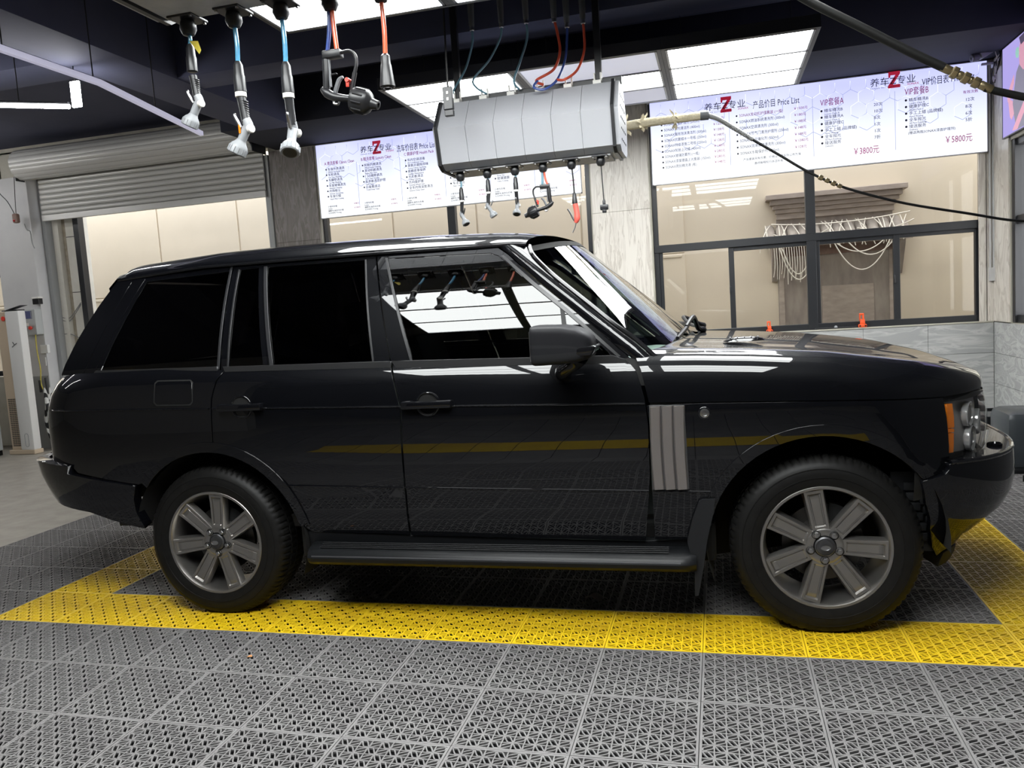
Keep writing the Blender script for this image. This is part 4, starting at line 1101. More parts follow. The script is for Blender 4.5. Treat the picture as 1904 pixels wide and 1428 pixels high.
# ---- wheels
def wheel_parts(off):
    t = MB()   # rim barrel and lip; the wheel axis is -y (outer face towards -y), origin at hub, outer lip at y=0
    AX = (0, -1, 0)
    t.lathe([(.262, -.004), (.263, .004), (.260, .0075), (.250, .0065), (.2465, .001), (.242, -.02), (.238, -.034), (.232, -.08), (.228, -.16), (.235, -.20), (.262, -.21)], 64, (0, 0, 0), AX)
    t.f = t.f[:-2]
    rim = t
    sp = MB(); FS = [0, .06, .10, .13, .3, .5, .7, .795, .80, .90, .935, .94, 1.0]; n = len(FS)
    for k in range(n):
        f = FS[k]; r = .066 + (.2425 - .066) * f
        w = .0335 + .0075 * f; y = .020 - .016 * f ** 2 if f < 1 else .004
        dep = -.045
        z = r
        secs = [(-w - .006, dep), (-w, y + .002), (-w * .80, .5 * (0) - y * 0 - (0) + 0), ]
        prof = [(-1.16, .036), (-1., .004), (-.93, 0.), (-.66, 0.), (-.60, .0065), (-.50, .0065), (-.44, .0025), (.44, .0025), (.50, .0065), (.60, .0065), (.66, 0.), (.93, 0.), (1., .004), (1.16, .036)]
        for a, b in prof:
            bb = b
            if abs(a) <= .60 and f > .93: bb = 0.
            elif abs(a) <= .50 and f > .80: bb = .0085
            if f < .11 and abs(a) < 1: bb = 0
            sp.v.append((a * w, y + bb, z))
    m_ = 14
    sp.f = [(k * m_ + j, (k + 1) * m_ + j, (k + 1) * m_ + j + 1, k * m_ + j + 1) for k in range(n - 1) for j in range(m_ - 1)]
    hub = MB().lathe([(.088, -.055), (.084, -.028), (.074, -.019), (.06, -.017), (.046, -.019), (.043, -.03)], 40, (0, 0, 0), AX); hub.f = hub.f[:-2]
    cap = MB().lathe([(.042, -.03), (.042, -.012), (.036, -.008), (.035, -.0105), (.030, -.0095), (.029, -.006), (.001, -.004)], 32, (0, 0, 0), AX)
    emb = MB().lathe([(.020, 0), (.020, .0022), (.0175, .0026), (.0165, .0012), (.001, .0014)], 28, (0, -.004 + .0, 0), AX); emb.v = [(x, y, z * .55) for x, y, z in emb.v]
    lug = MB().lathe([(.0185, -.03), (.0185, -.016), (.0165, -.015), (.0155, -.020)], 20, (0, 0, 0), AX)
    nut = MB().lathe([(.0125, -.026), (.0125, -.006), (.010, -.003), (.001, -.002)], 6, (0, 0, 0), AX)
    nut2 = nut
    disc = MB().lathe([(.165, -.115), (.165, -.09), (.11, -.09), (.10, -.06), (.03, -.055)], 48, (0, 0, 0), AX)
    cal = MB().prism([(.175 * math.cos(a), .175 * math.sin(a)) for a in np.linspace(.4, 1.4, 8)] + [(.10 * math.cos(a), .10 * math.sin(a)) for a in np.linspace(1.4, .4, 8)], .07, .13, lambda a, b, h: (a, h, b))
    # tyre with circumferential grooves and shoulder blocks, flattened where it stands
    prof = [(.256, -.004), (.263, .006), (.285, .013), (.31, .016), (.330, .0135), (.345, .008), (.358, .0), (.368, -.010), (.376, -.020), (.380, -.030), (.3835, -.045), (.384, -.066), (.378, -.067), (.378, -.074), (.3845, -.075), (.385, -.118), (.379, -.119), (.379, -.127), (.385, -.128), (.3845, -.172), (.378, -.173), (.378, -.180), (.384, -.181), (.3835, -.205), (.378, -.225), (.36, -.243), (.33, -.254), (.29, -.252), (.262, -.24), (.256, -.215)]
    nn = 76 * 4; ty = MB()
    for i, (r, h) in enumerate(prof):
        for j in range(nn):
            w = 2 * PI * j / nn; rr_ = r
            if 7 <= i <= 11 and j % 4 == 0: rr_ = r - (.0065 if i > 7 else .003)
            if 13 <= i <= 23 and (j + 2) % 4 == 0 and r > .38: rr_ = r - .004
            x, z = rr_ * math.cos(w), rr_ * math.sin(w)
            if z < -.3675: 
                z = -.3675 - (abs(z) - .3675) * .05
            ty.v.append((x, -h, z))
    m2 = len(prof)
    ty.f = [(i * nn + j, i * nn + (j + 1) % nn, (i + 1) * nn + (j + 1) % nn, (i + 1) * nn + j) for i in range(m2 - 1) for j in range(nn)]
    bead = MB()
    for r, h in ((.300, .0155), (.335, .0125)): bead.lathe([(r - .0025, h - .002), (r - .0012, h + .0012), (r + .0012, h + .0012), (r + .0025, h - .002)], 72, (0, 0, 0), AX, closed=True)
    return rim, sp, hub, cap, emb, lug, nut, disc, cal, ty, bead
RIM, SPK, HUB, CAP, EMB, LUG, NUT, DSC, CAL, TYR, BEAD = wheel_parts(0)
wm = dict(wheel=RIM.mesh('wheel', 'alloy', angle=40), spoke=SPK.mesh('spoke', 'alloy', angle=25), hub=HUB.mesh('hub', 'alloy', angle=40), cap=CAP.mesh('centre_cap', 'alloy_dark', angle=30),
          emb=EMB.mesh('cap_emblem', 'steel', angle=30), lug=LUG.mesh('nut_seat', 'seal', angle=40), nut=NUT.mesh('wheel_nut', 'steel', angle=20), disc=DSC.mesh('brake_disc', 'brake', angle=30),
          cal=CAL.mesh('brake_caliper', 'underbody', angle=30), tyre=TYR.mesh('tyre', 'rubber', angle=32), bead=BEAD.mesh('sidewall_bead', 'rubber', angle=60))
def wobj(name, me, parent, loc=(0, 0, 0), ry=0.):
    o = bpy.data.objects.new(name, me); COL.objects.link(o); o.parent = parent; o.location = loc; o.rotation_euler.y = ry; return o
def wheel(x, y, flip, a0, n0):
    w = wobj('wheel', wm['wheel'], car, (x, y, .370))
    if flip: w.rotation_euler.z = PI
    wobj('tyre', wm['tyre'], w); wobj('sidewall_bead', wm['bead'], w); wobj('hub', wm['hub'], w); wobj('centre_cap', wm['cap'], w); wobj('cap_emblem', wm['emb'], w)
    wobj('brake_disc', wm['disc'], w); wobj('brake_caliper', wm['cal'], w)
    for k in range(7): wobj('spoke', wm['spoke'], w, ry=math.radians(90 - (a0 + k * 360 / 7)))
    for k in range(5):
        a = math.radians(n0 + 72 * k)
        wobj('nut_seat', wm['lug'], w, (.060 * math.cos(a), 0, .060 * math.sin(a))); wobj('wheel_nut', wm['nut'], w, (.060 * math.cos(a), 0, .060 * math.sin(a)))
wheel(1.44, -.925, False, 100, -92); wheel(-1.44, -.925, False, 84, 200)
wheel(1.44, .925, True, 60, 10); wheel(-1.44, .925, True, 20, 40)
# ---- wipers
for y1, y2 in ((-.62, .02), (.02, .66)):
    a = Vector(screen(y1 / .84, .045)) + Vector((.03, 0, .03)); b = Vector(screen(y2 / .84, .10)) + Vector((.02, 0, .035)); c = Vector((.93, y2 + .03, 1.245))
    w = MB().tube([a, a.lerp(b, .5) + Vector((.01, 0, .004)), b], [.008, .011, .008], 8, smooth=5).build('wiper', 'plastic_black', car)
    MB().tube([a.lerp(b, .5) + Vector((.01, 0, .012)), a.lerp(b, .8) + Vector((.03, 0, .035)), Vector((.955, y2 - .02, 1.275)), Vector((.985, y2 + .03, 1.262)), c + Vector((.03, .02, 0))], [.009, .013, .015, .016], 8, smooth=6).build('wiper_arm', 'plastic_black', w)
# ---- cabin
MB().box((-2.1, -.80, .42), (.75, .80, .48)).build('cabin_floor', 'leather', car)
MB().grid(lambda u, v: ((.42 + .42 * v, -.80 + 1.6 * u, 1.02 + .15 * math.sin(PI / 2 * min(1, v * 1.6)) - .03 * v)), 12, 8).add([(.42, -.8, .55), (.42, .8, .55), (.42, .8, 1.02), (.42, -.8, 1.02)], [(0, 1, 2, 3)]).build('dashboard', 'dash_grey', car)
for x, y in ((-.30, -.38), (-.30, .38)):
    s = MB().box((x - .25, y - .25, .62), (x + .27, y + .25, .78), .05).build('seat', 'leather', car)
    b = MB().box((-.07, -.24, 0), (.07, .24, .62), .05).build('backrest', 'leather', s, loc=(x - .27, y, .72)); b.rotation_euler.y = -.3
    h = MB().box((-.05, -.13, 0), (.05, .13, .17), .035).build('headrest', 'leather', s, loc=(x - .48, y, 1.36)); h.rotation_euler.y = -.15
s = MB().box((-1.35, -.68, .62), (-.85, .68, .80), .05).build('rear_bench', 'leather', car)
MB().box((-1.50, -.68, .75), (-1.36, .68, 1.34), .05).build('rear_backrest', 'leather', s)
sw = MB().tube([(0, .185 * math.cos(2 * PI * k / 28), .185 * math.sin(2 * PI * k / 28)) for k in range(29)], .016, 8).box((-.02, -.17, -.015), (.02, .17, .015)).build('steering_wheel', 'leather', car, loc=(.20, .38, 1.05)); sw.rotation_euler.y = -.35
MB().box((.30, -.06, 1.60), (.33, .16, 1.67), .012).build('rear_view_mirror', 'plastic_black', car)
# ================================================================== hose reels and what hangs from them
def reel_box(name, loc, label, rz=0.):
    """wall-to-wall hexagonal reel housing, 1.22 m long, hung by two posts; origin under its left end"""
    t = empty(name, loc, rz); tag(t, label, 'hose reel', 'ceiling hose reels')
    L_ = 1.22; n = 6; w = L_ / n
    sec = [(.06, 0), (0, .035), (-.055, .27), (.10, .475), (.32, .475), (.475, .27), (.42, .035), (.36, 0)]
    for k in range(n):
        MB().prism(sec, k * w + .0012, (k + 1) * w - .0012, lambda a, b, h: (h, a, b)).build('cover_segment', 'reel_white', t, smooth=False)
    big = [(a + (.016 if a > .2 else -.016), b + (.014 if b > .2 else -.012)) for a, b in sec]
    for x0, x1 in ((-.022, .0), (L_, L_ + .022)):
        MB().prism(big, x0, x1, lambda a, b, h: (h, a, b)).build('end_rim', 'reel_edge', t, smooth=False)
    for x0, x1 in ((-.034, -.022), (L_ + .022, L_ + .050)):
        MB().prism(sec, x0, x1, lambda a, b, h: (h, a, b)).build('end_cap', 'reel_white', t, smooth=False)
    for r in range(5):
        for c in range(4):
            MB().box((L_ + .050, .09 + c * .075, .08 + r * .075), (L_ + .053, .125 + c * .075, .092 + r * .075)).build('vent_slot', 'reel_edge', t, smooth=False).rotation_euler = (0, 0, 0)
    MB().box((.03, .075, -.016), (L_ - .03, .345, .0), .003).build('base_plate', 'reel_plate', t, smooth=False)
    MB().box((.0, .17, .475), (L_ + .06, .21, .525), .003).build('top_rail', 'post_black', t, smooth=False)
    for k in range(n):
        x = (k + .5) * w
        MB().box((x - .055, .03, -.024), (x + .055, .14, -.014), .003).build('grommet_plate', 'gun_black', t, smooth=False)
        MB().lathe([(.001, -.085), (.022, -.078), (.032, -.058), (.030, -.036), (.024, -.022)], 20, (x, .085, 0)).build('hose_stop', 'gun_black', t)
        for sx_, sy_ in ((-.045, .04), (.045, .04), (-.045, .13), (.045, .13)):
            MB().lathe([(.006, -.030), (.006, -.022)], 8, (x + sx_, sy_, 0)).build('bolt', 'steel', t)
        MB().box((x - .028, .10, .475), (x + .028, .17, .500), .002).box((x - .028, .15, .475), (x - .016, .17, .56), .002).box((x + .016, .15, .475), (x + .028, .17, .56), .002).build('hose_bracket', 'knob_white', t, smooth=False)
    for x in (.075, L_ - .12): MB().box((x, .17, .5), (x + .045, .215, ZC - loc[2]), .003).build('hanger_post', 'post_black', t, smooth=False)
    return t
FB = reel_box('hose_reel', (-1.745, 2.30, 2.455), 'white six-segment hose reel box hanging in front of the menu boards')
NB = reel_box('hose_reel', (-1.947 + 1.22, -.28, 2.665), 'grey hose reel seen from below at the top edge of the photo', PI)
def hang(name, label, cat, group, loc, rz=0.):
    t = empty(name, loc, rz); return tag(t, label, cat, group)
V3 = lambda *a: Vector(a)
def spray_gun(t, hose_l, hose_m, sc=1., turn=0., tilt=.0, ring_=True):
    """hanging pistol: hose, sleeve, ribbed grip, kinked neck, showerhead nozzle. t's origin is where the hose leaves the reel"""
    z = -hose_l
    MB().tube([(0, 0, .02), (.004, 0, z * .5), (0, 0, z)], .0095 * sc, 10, smooth=4).build('hose', hose_m, t)
    MB().lathe([(.011 * sc, z + .004), (.019 * sc, z - .012 * sc), (.021 * sc, z - .05 * sc), (.0235 * sc, z - .056 * sc), (.0245 * sc, z - .118 * sc), (.019 * sc, z - .121 * sc)], 18).build('sleeve', 'gun_black', t)
    z1 = z - .12 * sc
    if ring_: MB().lathe([(.023 * sc, z1), (.0235 * sc, z1 - .018 * sc), (.018 * sc, z1 - .02 * sc)], 18).build('collar', 'knob_white', t)
    z1 -= .018 * sc
    c, s_ = math.cos(turn), math.sin(turn)
    def P(x, zz, y=0): return (x * c - y * s_, x * s_ + y * c, zz)
    MB().tube([P(0, z1), P(.006 * sc, z1 - .05 * sc), P(.012 * sc, z1 - .105 * sc)], [.0185 * sc, .0175 * sc, .0185 * sc], 14, smooth=4).build('grip', 'gun_black', t)
    for k in range(8):
        zz = z1 - .018 * sc - k * .0095 * sc
        MB().tube([P(.003 * sc, zz, -.016 * sc), P(.020 * sc, zz - .002, -.010 * sc), P(.026 * sc, zz - .003, 0), P(.020 * sc, zz - .002, .010 * sc), P(.003 * sc, zz, .016 * sc)], .0026 * sc, 6, smooth=3).build('grip_rib', 'gun_black', t)
    e = z1 - .105 * sc
    MB().tube([P(.012 * sc, e + .012 * sc), P(.020 * sc, e - .012 * sc), P(.010 * sc, e - .028 * sc)], [.0195 * sc, .021 * sc, .019 * sc], 12, smooth=3).build('neck', 'gun_grey', t)
    dx = -.50; a = V3(*P(.012 * sc, e - .022 * sc)); d = V3(*P(dx, -.866)); d.normalize()
    MB().tube([a, a + d * .062 * sc], [.0195 * sc, .0185 * sc], 14).build('barrel', 'gun_grey', t)
    h0 = a + d * .055 * sc
    MB().lathe([(.020 * sc, 0), (.0225 * sc, .008 * sc), (.033 * sc, .02 * sc), (.0375 * sc, .030 * sc), (.0385 * sc, .056 * sc), (.034 * sc, .060 * sc), (.001, .057 * sc)], 22, h0, d).build('nozzle_head', 'gun_grey', t)
    for k in range(14):
        w = 2 * PI * k / 14; u = d.cross(V3(0, 1, 0)).normalized(); v = d.cross(u)
        q = h0 + d * .042 * sc + (u * math.cos(w) + v * math.sin(w)) * .0383 * sc
        MB().tube([q - d * .012 * sc, q + d * .013 * sc], .0022 * sc, 5).build('nozzle_rib', 'gun_grey', t)
    MB().lathe([(.028 * sc, .0585 * sc), (.028 * sc, .0602 * sc), (.010 * sc, .0602 * sc), (.001, .0612 * sc)], 20, h0, d).build('spray_face', 'gun_black', t)
    k0 = a + d * .005 * sc; kd = V3(*P(.86, -.05, -.45)).normalized()
    MB().lathe([(.010 * sc, .010 * sc), (.010 * sc, .018 * sc), (.0165 * sc, .019 * sc), (.0175 * sc, .034 * sc), (.015 * sc, .037 * sc), (.001, .037 * sc)], 18, k0, kd).build('flow_knob', 'knob_white', t)
    MB().tube([P(-.030 * sc, e + .040 * sc), P(-.036 * sc, e + .034 * sc), P(-.022 * sc, e + .004 * sc), P(-.012 * sc, e - .016 * sc)], [.004 * sc, .006 * sc, .007 * sc, .006 * sc], 8, smooth=4).build('trigger', 'steel', t)
GN, GF = 'spray guns on the near reel', 'spray guns on the far reel'
def stop(box, k): return (box.location.x + (k + .5) * 1.22 / 6, box.location.y + .085, box.location.z - .075)
near = [(-1.947 + (k + .5) * 1.22 / 6, -.365, 2.59) for k in range(6)]; far = [stop(FB, k) for k in range(6)]
g = hang('spray_gun', 'grey spray gun with a yellow tag, leftmost on the near reel', 'spray gun', GN, near[0])
spray_gun(g, .042, 'hose_blue', .84, turn=.1, ring_=False)
MB().add([(.008, -.012, -.03), (.05, -.018, -.038), (.062, -.02, -.075), (.052, -.02, -.088), (.03, -.014, -.06)], [(0, 1, 2, 3, 4)]).build('paper_tag', 'yellow_tag', g, smooth=False)
g = hang('spray_gun', 'grey spray gun with an orange badge, second on the near reel', 'spray gun', GN, near[1])
spray_gun(g, .135, 'hose_blue', .94, turn=.15)
MB().box((-.012, -.0215, -.405), (-.003, -.0180, -.372), .003).build('maker_badge', 'orange_lens', g)
g = hang('spray_gun', 'grey spray gun turned face-on, third on the near reel beside the foam gun', 'spray gun', GN, near[2])
spray_gun(g, .165, 'hose_blue', .94, turn=1.75)
def foam_gun(t, hl, sc=1., flip=1, two=('hose_navy', 'hose_orange')):
    F = lambda x, y, z: (x * sc * flip, y * sc, z * sc)
    z0 = -hl / sc
    MB().tube([F(-.006, 0, .02), F(-.012, 0, z0 * .5), F(-.026, 0, z0)], .0075 * sc, 10, smooth=4).build('air_hose', two[0], t)
    MB().tube([F(.006, 0, .02), F(.008, 0, z0 * .5), F(.012, 0, z0)], .0085 * sc, 10, smooth=4).build('water_hose', two[1], t)
    MB().box(F(-.042, -.018, z0 - .03), F(.030, .018, z0 - .002), .004).build('manifold_block', 'gun_black', t)
    MB().tube([F(-.034, 0, z0 - .03), F(-.036, 0, z0 - .085), F(-.042, 0, z0 - .135)], [.0145 * sc, .015 * sc, .0125 * sc], 12, smooth=4).build('grip', 'gun_black', t)
    MB().tube([F(-.022, -.004, z0 - .03), F(-.022, -.004, z0 - .13)], .005 * sc, 8).build('grip_tube', 'gun_dark_grey', t)
    MB().tube([F(-.060, 0, z0 - .130), F(-.042, 0, z0 - .148), F(-.012, 0, z0 - .166), F(.03, 0, z0 - .176), F(.062, 0, z0 - .182)], [.009 * sc, .017 * sc, .0155 * sc, .0125 * sc, .0125 * sc], 12, smooth=4).build('body', 'gun_black', t)
    MB().tube([F(.028, 0, z0 - .100), F(.012, 0, z0 - .108), F(-.004, 0, z0 - .140), F(-.016, 0, z0 - .17)], [.005 * sc, .0085 * sc, .0085 * sc, .007 * sc], 8, smooth=4).build('lever', 'gun_dark_grey', t)
    MB().tube([F(-.014, 0, z0 - .17), F(-.018, 0, z0 - .188), F(-.002, 0, z0 - .194), F(.004, 0, z0 - .184)], .0045 * sc, 8, smooth=4).build('hook', 'steel', t)
    MB().tube([F(-.018, 0, z0 - .085), F(.002, 0, z0 - .084), F(.006, 0, z0 - .088)], .003 * sc, 6).build('finger_stop', 'gun_black', t)
    MB().tube([F(.028, 0, z0 - .014), F(.060, 0, z0 - .012), F(.082, 0, z0 - .030), F(.084, 0, z0 - .062), F(.074, 0, z0 - .095)], .0062 * sc, 10, smooth=5).build('bridge_pipe', 'gun_black', t)
    MB().tube([F(.076, 0, z0 - .090), F(.056, 0, z0 - .158)], [.0085 * sc, .0085 * sc], 10).build('valve_tube', 'gun_black', t)
    MB().lathe([(.008 * sc, -.014 * sc), (.008 * sc, .014 * sc)], 12, F(.052, -.010, z0 - .118), (0, 1, 0)).box(F(.044, -.018, z0 - .142), F(.056, -.012, z0 - .118), .002).build('valve_lever', 'red_plastic', t)
    d = V3(.94 * flip, 0, -.34).normalized(); b = V3(*F(.060, 0, z0 - .182))
    MB().lathe([(.014 * sc, 0), (.042 * sc, .002 * sc), (.045 * sc, .012 * sc), (.045 * sc, .055 * sc), (.038 * sc, .066 * sc), (.020 * sc, .078 * sc), (.016 * sc, .098 * sc), (.0165 * sc, .104 * sc), (.010 * sc, .105 * sc), (.009 * sc, .09 * sc)], 24, b, d).build('foam_cup', 'gun_black', t)
    u = d.cross(V3(0, 1, 0)).normalized(); v = d.cross(u)
    for k in range(10):
        w = 2 * PI * k / 10; q = b + (u * math.cos(w) + v * math.sin(w)) * .045 * sc
        MB().tube([q + d * .014 * sc, q + d * .054 * sc], .0035 * sc, 6).build('cup_rib', 'gun_black', t)
g = hang('foam_gun', 'black foam gun with round cup and red valve on the near reel', 'foam gun', None, near[3])
foam_gun(g, .145, 1.02)
g = hang('air_hose_coupling', 'black tapered coupling on an orange hose, fifth on the near reel', 'hose coupling', None, near[4])
MB().tube([(0, 0, .02), (.004, 0, -.10), (.0, 0, -.195)], .0085, 10, smooth=4).build('hose', 'hose_orange', g)
MB().lathe([(.010, -.188), (.017, -.196), (.018, -.225), (.020, -.230), (.0275, -.295), (.0285, -.305), (.022, -.309), (.016, -.306), (.012, -.285), (.001, -.284)], 22).build('coupling', 'gun_black', g)
MB().lathe([(.0165, -.312), (.0165, -.304), (.013, -.304), (.013, -.312)], 18, closed=True).build('end_ring', 'steel', g)
labs = ['leftmost grey spray gun on the far reel, hanging lowest', 'second grey spray gun on the far reel, nozzle swung to the right', 'third grey spray gun on the far reel with a pale ring']
for k, (hl, turn) in enumerate(((.055, 2.6), (.015, 3.3), (.02, 1.6))):
    g = hang('spray_gun', labs[k], 'spray gun', GF, far[k]); spray_gun(g, hl, 'hose_teal', .72, turn=turn)
    for o in kids(g):
        if o.name.split('.')[0] in ('barrel', 'nozzle_head', 'neck'): pass
g = hang('foam_gun', 'small black foam gun hanging from the far reel, cup to the left', 'foam gun', None, far[3])
foam_gun(g, .09, .95, flip=-1, two=('hose_red', 'hose_teal'))
g = hang('blow_gun', 'red air blow gun with a black lever hanging from the far reel', 'blow gun', None, far[4])
MB().tube([(0, 0, .02), (.006, 0, -.08), (.008, 0, -.17)], .005, 8, smooth=4).build('hose', 'hose_black', g)
MB().lathe([(.006, 0), (.012, -.01), (.019, -.07), (.019, -.08)], 16, (.008, 0, -.165)).build('coupling', 'gun_black', g)
MB().tube([(.010, 0, -.245), (.018, 0, -.30), (.018, 0, -.345), (.006, 0, -.375)], [.019, .019, .022, .012], 12, smooth=4).build('grip', 'coral_plastic', g)
MB().tube([(-.045, 0, -.275), (-.030, 0, -.30), (-.010, 0, -.345), (.0, 0, -.36)], .006, 8, smooth=4).build('lever', 'gun_black', g)
MB().tube([(.008, 0, -.37), (.002, 0, -.40), (-.020, 0, -.44)], .004, 8, smooth=3).build('nozzle', 'steel', g)
g = hang('power_plug', 'black power plug on a thin cable at the right end of the far reel', 'plug', None, far[5])
MB().tube([(0, 0, .02), (.004, 0, -.10), (.008, 0, -.24)], .004, 8, smooth=4).build('cable', 'cable_black', g)
MB().lathe([(.006, 0), (.010, -.01), (.010, -.035)], 12, (.008, 0, -.235)).box((-.020, -.016, -.305), (.036, .016, -.268), .006).box((-.006, -.012, -.325), (.022, .012, -.30), .004).build('plug_body', 'gun_black', g)
# feed hoses above the far reel
def feed(label, m, pts, r, x, fit_m='gun_dark_grey'):
    t = empty('feed_hose', pts[0]); tag(t, label, 'hose', 'feed hoses above the far reel'); o = V3(*pts[0])
    MB().tube([V3(*p) - o for p in pts], r, 10, smooth=8).build('hose', m, t)
    MB().lathe([(.016, 0), (.020, .02), (.024, .16), (.024, min(.26, ZC - pts[0][2]))], 16).build('ceiling_coupling', fit_m, t)
    MB().lathe([(.013, -.025), (.017, -.022), (.017, .004)], 12).build('union_nut', 'steel', t)
ztop = 2.97
feed('grey-blue feed hose at the left end above the far reel', 'hose_teal', [(-1.515, 2.5, 3.46), (-1.52, 2.5, 3.35), (-1.58, 2.49, 3.18), (-1.66, 2.46, 3.05), (-1.69, 2.44, ztop)], .008, 0)
feed('second grey-blue feed hose bending left above the far reel', 'hose_teal', [(-1.296, 2.5, 3.45), (-1.31, 2.5, 3.36), (-1.40, 2.5, 3.22), (-1.52, 2.48, 3.10), (-1.50, 2.45, 3.03), (-1.42, 2.43, ztop)], .0075, 0)
feed('blue-grey feed hose in the middle above the far reel', 'hose_teal', [(-1.115, 2.5, 3.45), (-1.115, 2.5, 3.33), (-1.17, 2.49, 3.18), (-1.22, 2.46, 3.04), (-1.18, 2.43, ztop)], .0085, 0)
feed('red feed hose curling onto the far reel', 'hose_red', [(-.915, 2.5, 3.43), (-.895, 2.5, 3.32), (-.885, 2.49, 3.2), (-.93, 2.46, 3.08), (-1.05, 2.42, 3.01), (-1.0, 2.40, ztop)], .0095, 0)
feed('dark blue feed hose looping in front of the far reel', 'hose_navy', [(-.827, 2.5, 3.38), (-.83, 2.5, 3.30), (-.85, 2.48, 3.14), (-.90, 2.40, 2.99), (-.98, 2.33, 2.92), (-1.05, 2.32, 2.94), (-1.03, 2.36, 2.99)], .0085, 0)
feed('red feed hose at the right end above the far reel', 'hose_red', [(-.714, 2.5, 3.39), (-.71, 2.5, 3.30), (-.715, 2.49, 3.18), (-.76, 2.44, 3.05), (-.84, 2.38, 2.98), (-.90, 2.40, 2.99)], .009, 0)
sk = empty('hanging_socket', (-1.565, 2.0, 2.78)); tag(sk, 'black power socket on a cord hanging left of the far reel', 'socket')
MB().box((-.035, -.02, 0), (.03, .02, .15), .006).box((-.03, -.018, -.04), (.03, .018, 0), .004).build('socket_body', 'gun_black', sk, smooth=False)
for z in (.10, .06): MB().box((-.008, -.023, z), (.006, -.019, z + .018)).build('socket_slot', 'knob_white', sk, smooth=False)
MB().tube([(0, 0, .15), (.005, 0, .5), (.02, 0, ZC - 2.78)], .007, 8, smooth=4).build('cord', 'cable_black', sk)

# boom arm wrapped in cloth, its hose sagging to the right wall
bo = empty('spray_boom', (-.62, 2.9, 2.73)); tag(bo, 'boom arm wrapped in beige cloth, running right from the far reel', 'spray boom')
BO = V3(-.62, 2.9, 2.73)
MB().tube([V3(-.62, 2.9, 2.725) - BO, V3(-.45, 2.9, 2.73) - BO], .022, 12).build('arm_tube', 'wall_white', bo)
MB().tube([V3(-.52, 2.9, 2.728) - BO, V3(-.35, 2.9, 2.735) - BO, V3(-.155, 2.9, 2.737) - BO, V3(.045, 2.9, 2.738) - BO], [.030, .034, .031, .030, .031], 14, smooth=6).build('cloth_wrap', 'cloth_wrap', bo)
for bx, n_, s_ in ((-.50, 9, 2), (-.37, 10, 5), (-.13, 8, 9)):
    q = random.Random(s_); mb = MB()
    for k in range(n_):
        a = 2 * PI * k / n_; r = q.uniform(.05, .095)
        c = V3(bx, 2.9, 2.735) - BO
        d = V3(q.uniform(-.5, .5), math.cos(a), math.sin(a)); e = V3(.6, -math.sin(a) * .5, math.cos(a) * .5)
        mb.add([c + d * .02, c + d * r * .7 + e * .022, c + d * r, c + d * r * .7 - e * .022], [(0, 1, 2, 3)])
    mb.build('cloth_knot', 'cloth_wrap', bo, smooth=False)
MB().lathe([(.034, 0), (.034, .055), (.03, .06)], 16, V3(.045, 2.9, 2.738) - BO, (1, 0, -.03)).build('end_clamp', 'gun_dark_grey', bo)
hs = [(.09, 2.9, 2.737), (.17, 2.9, 2.70), (.28, 2.9, 2.62), (.403, 2.9, 2.527), (.58, 2.9, 2.40), (.759, 2.9, 2.27), (.969, 2.9, 2.148), (1.2, 2.92, 2.055), (1.45, 2.95, 1.975), (1.8, 3.0, 1.89), (2.12, 3.05, 1.815), (2.45, 3.1, 1.79), (2.72, 3.12, 1.80)]
hm_ = empty('boom_hose', hs[0]); tag(hm_, 'black hose sagging from the wrapped boom arm to the right wall', 'hose')
HO = V3(*hs[0])
MB().tube([V3(*p) - HO for p in hs], [.013, .011, .009, .009, .009, .009, .009], 12, smooth=6).build('hose', 'hose_black', hm_)
MB().tube([V3(*p) - HO for p in hs[:4]], [.019, .017, .016, .014], 12, smooth=6).build('bend_sleeve', 'hose_grey', hm_)
for f, r in ((.9, .018), (1.02, .016), (1.14, .018), (1.25, .015)):
    p = V3(.85 + (f - .9) * .35, 2.9, 2.215 - (f - .9) * .20) - HO
    MB().lathe([(r - .004, -.016), (r, -.012), (r, .012), (r - .004, .016)], 10, p, (.87, 0, -.48)).build('brass_fitting', 'brass', hm_)
# thick pressure hose crossing the upper right corner
ps = [(.42, .0, 2.62), (.49, .2, 2.55), (.679, .2, 2.422), (.864, .2, 2.297), (.965, .2, 2.233), (1.03, .2, 2.188), (1.10, .2, 2.142), (1.165, .2, 2.116), (1.30, .2, 2.075), (1.6, .22, 2.035), (2.1, .28, 2.02), (2.72, .35, 2.10)]
ph = empty('pressure_hose', ps[1]); tag(ph, 'thick black pressure hose with brass couplings crossing the upper right corner', 'hose')
PO = V3(*ps[1])
ps2 = [(.30, .2, 2.70)] + ps[1:5]
MB().tube([V3(*p) - PO for p in ps2], .0165, 14, smooth=6).build('hose', 'hose_black', ph)
MB().tube([V3(*p) - PO for p in ps[6:]], [.0135, .0135, .0135], 14, smooth=6).build('hose', 'hose_black', ph)
a, b = V3(.955, .2, 2.238), V3(1.125, .2, 2.131); d = (b - a).normalized()
for u, l_, r in ((0., .040, .0155), (.042, .022, .022), (.066, .018, .015), (.086, .024, .021), (.112, .012, .014), (.126, .024, .020), (.152, .048, .0155)):
    MB().lathe([(r * .92, 0), (r, .003), (r, l_ - .003), (r * .92, l_)], 6 if r > .019 else 16, a + d * u - PO, d).build('brass_coupling', 'brass', ph, angle=25)
MB().tube([V3(.30, .2, 2.70) - PO, V3(.10, .2, 2.86) - PO, V3(-.05, .2, 3.08) - PO], .0165, 12, smooth=4).build('hose', 'hose_black', ph)

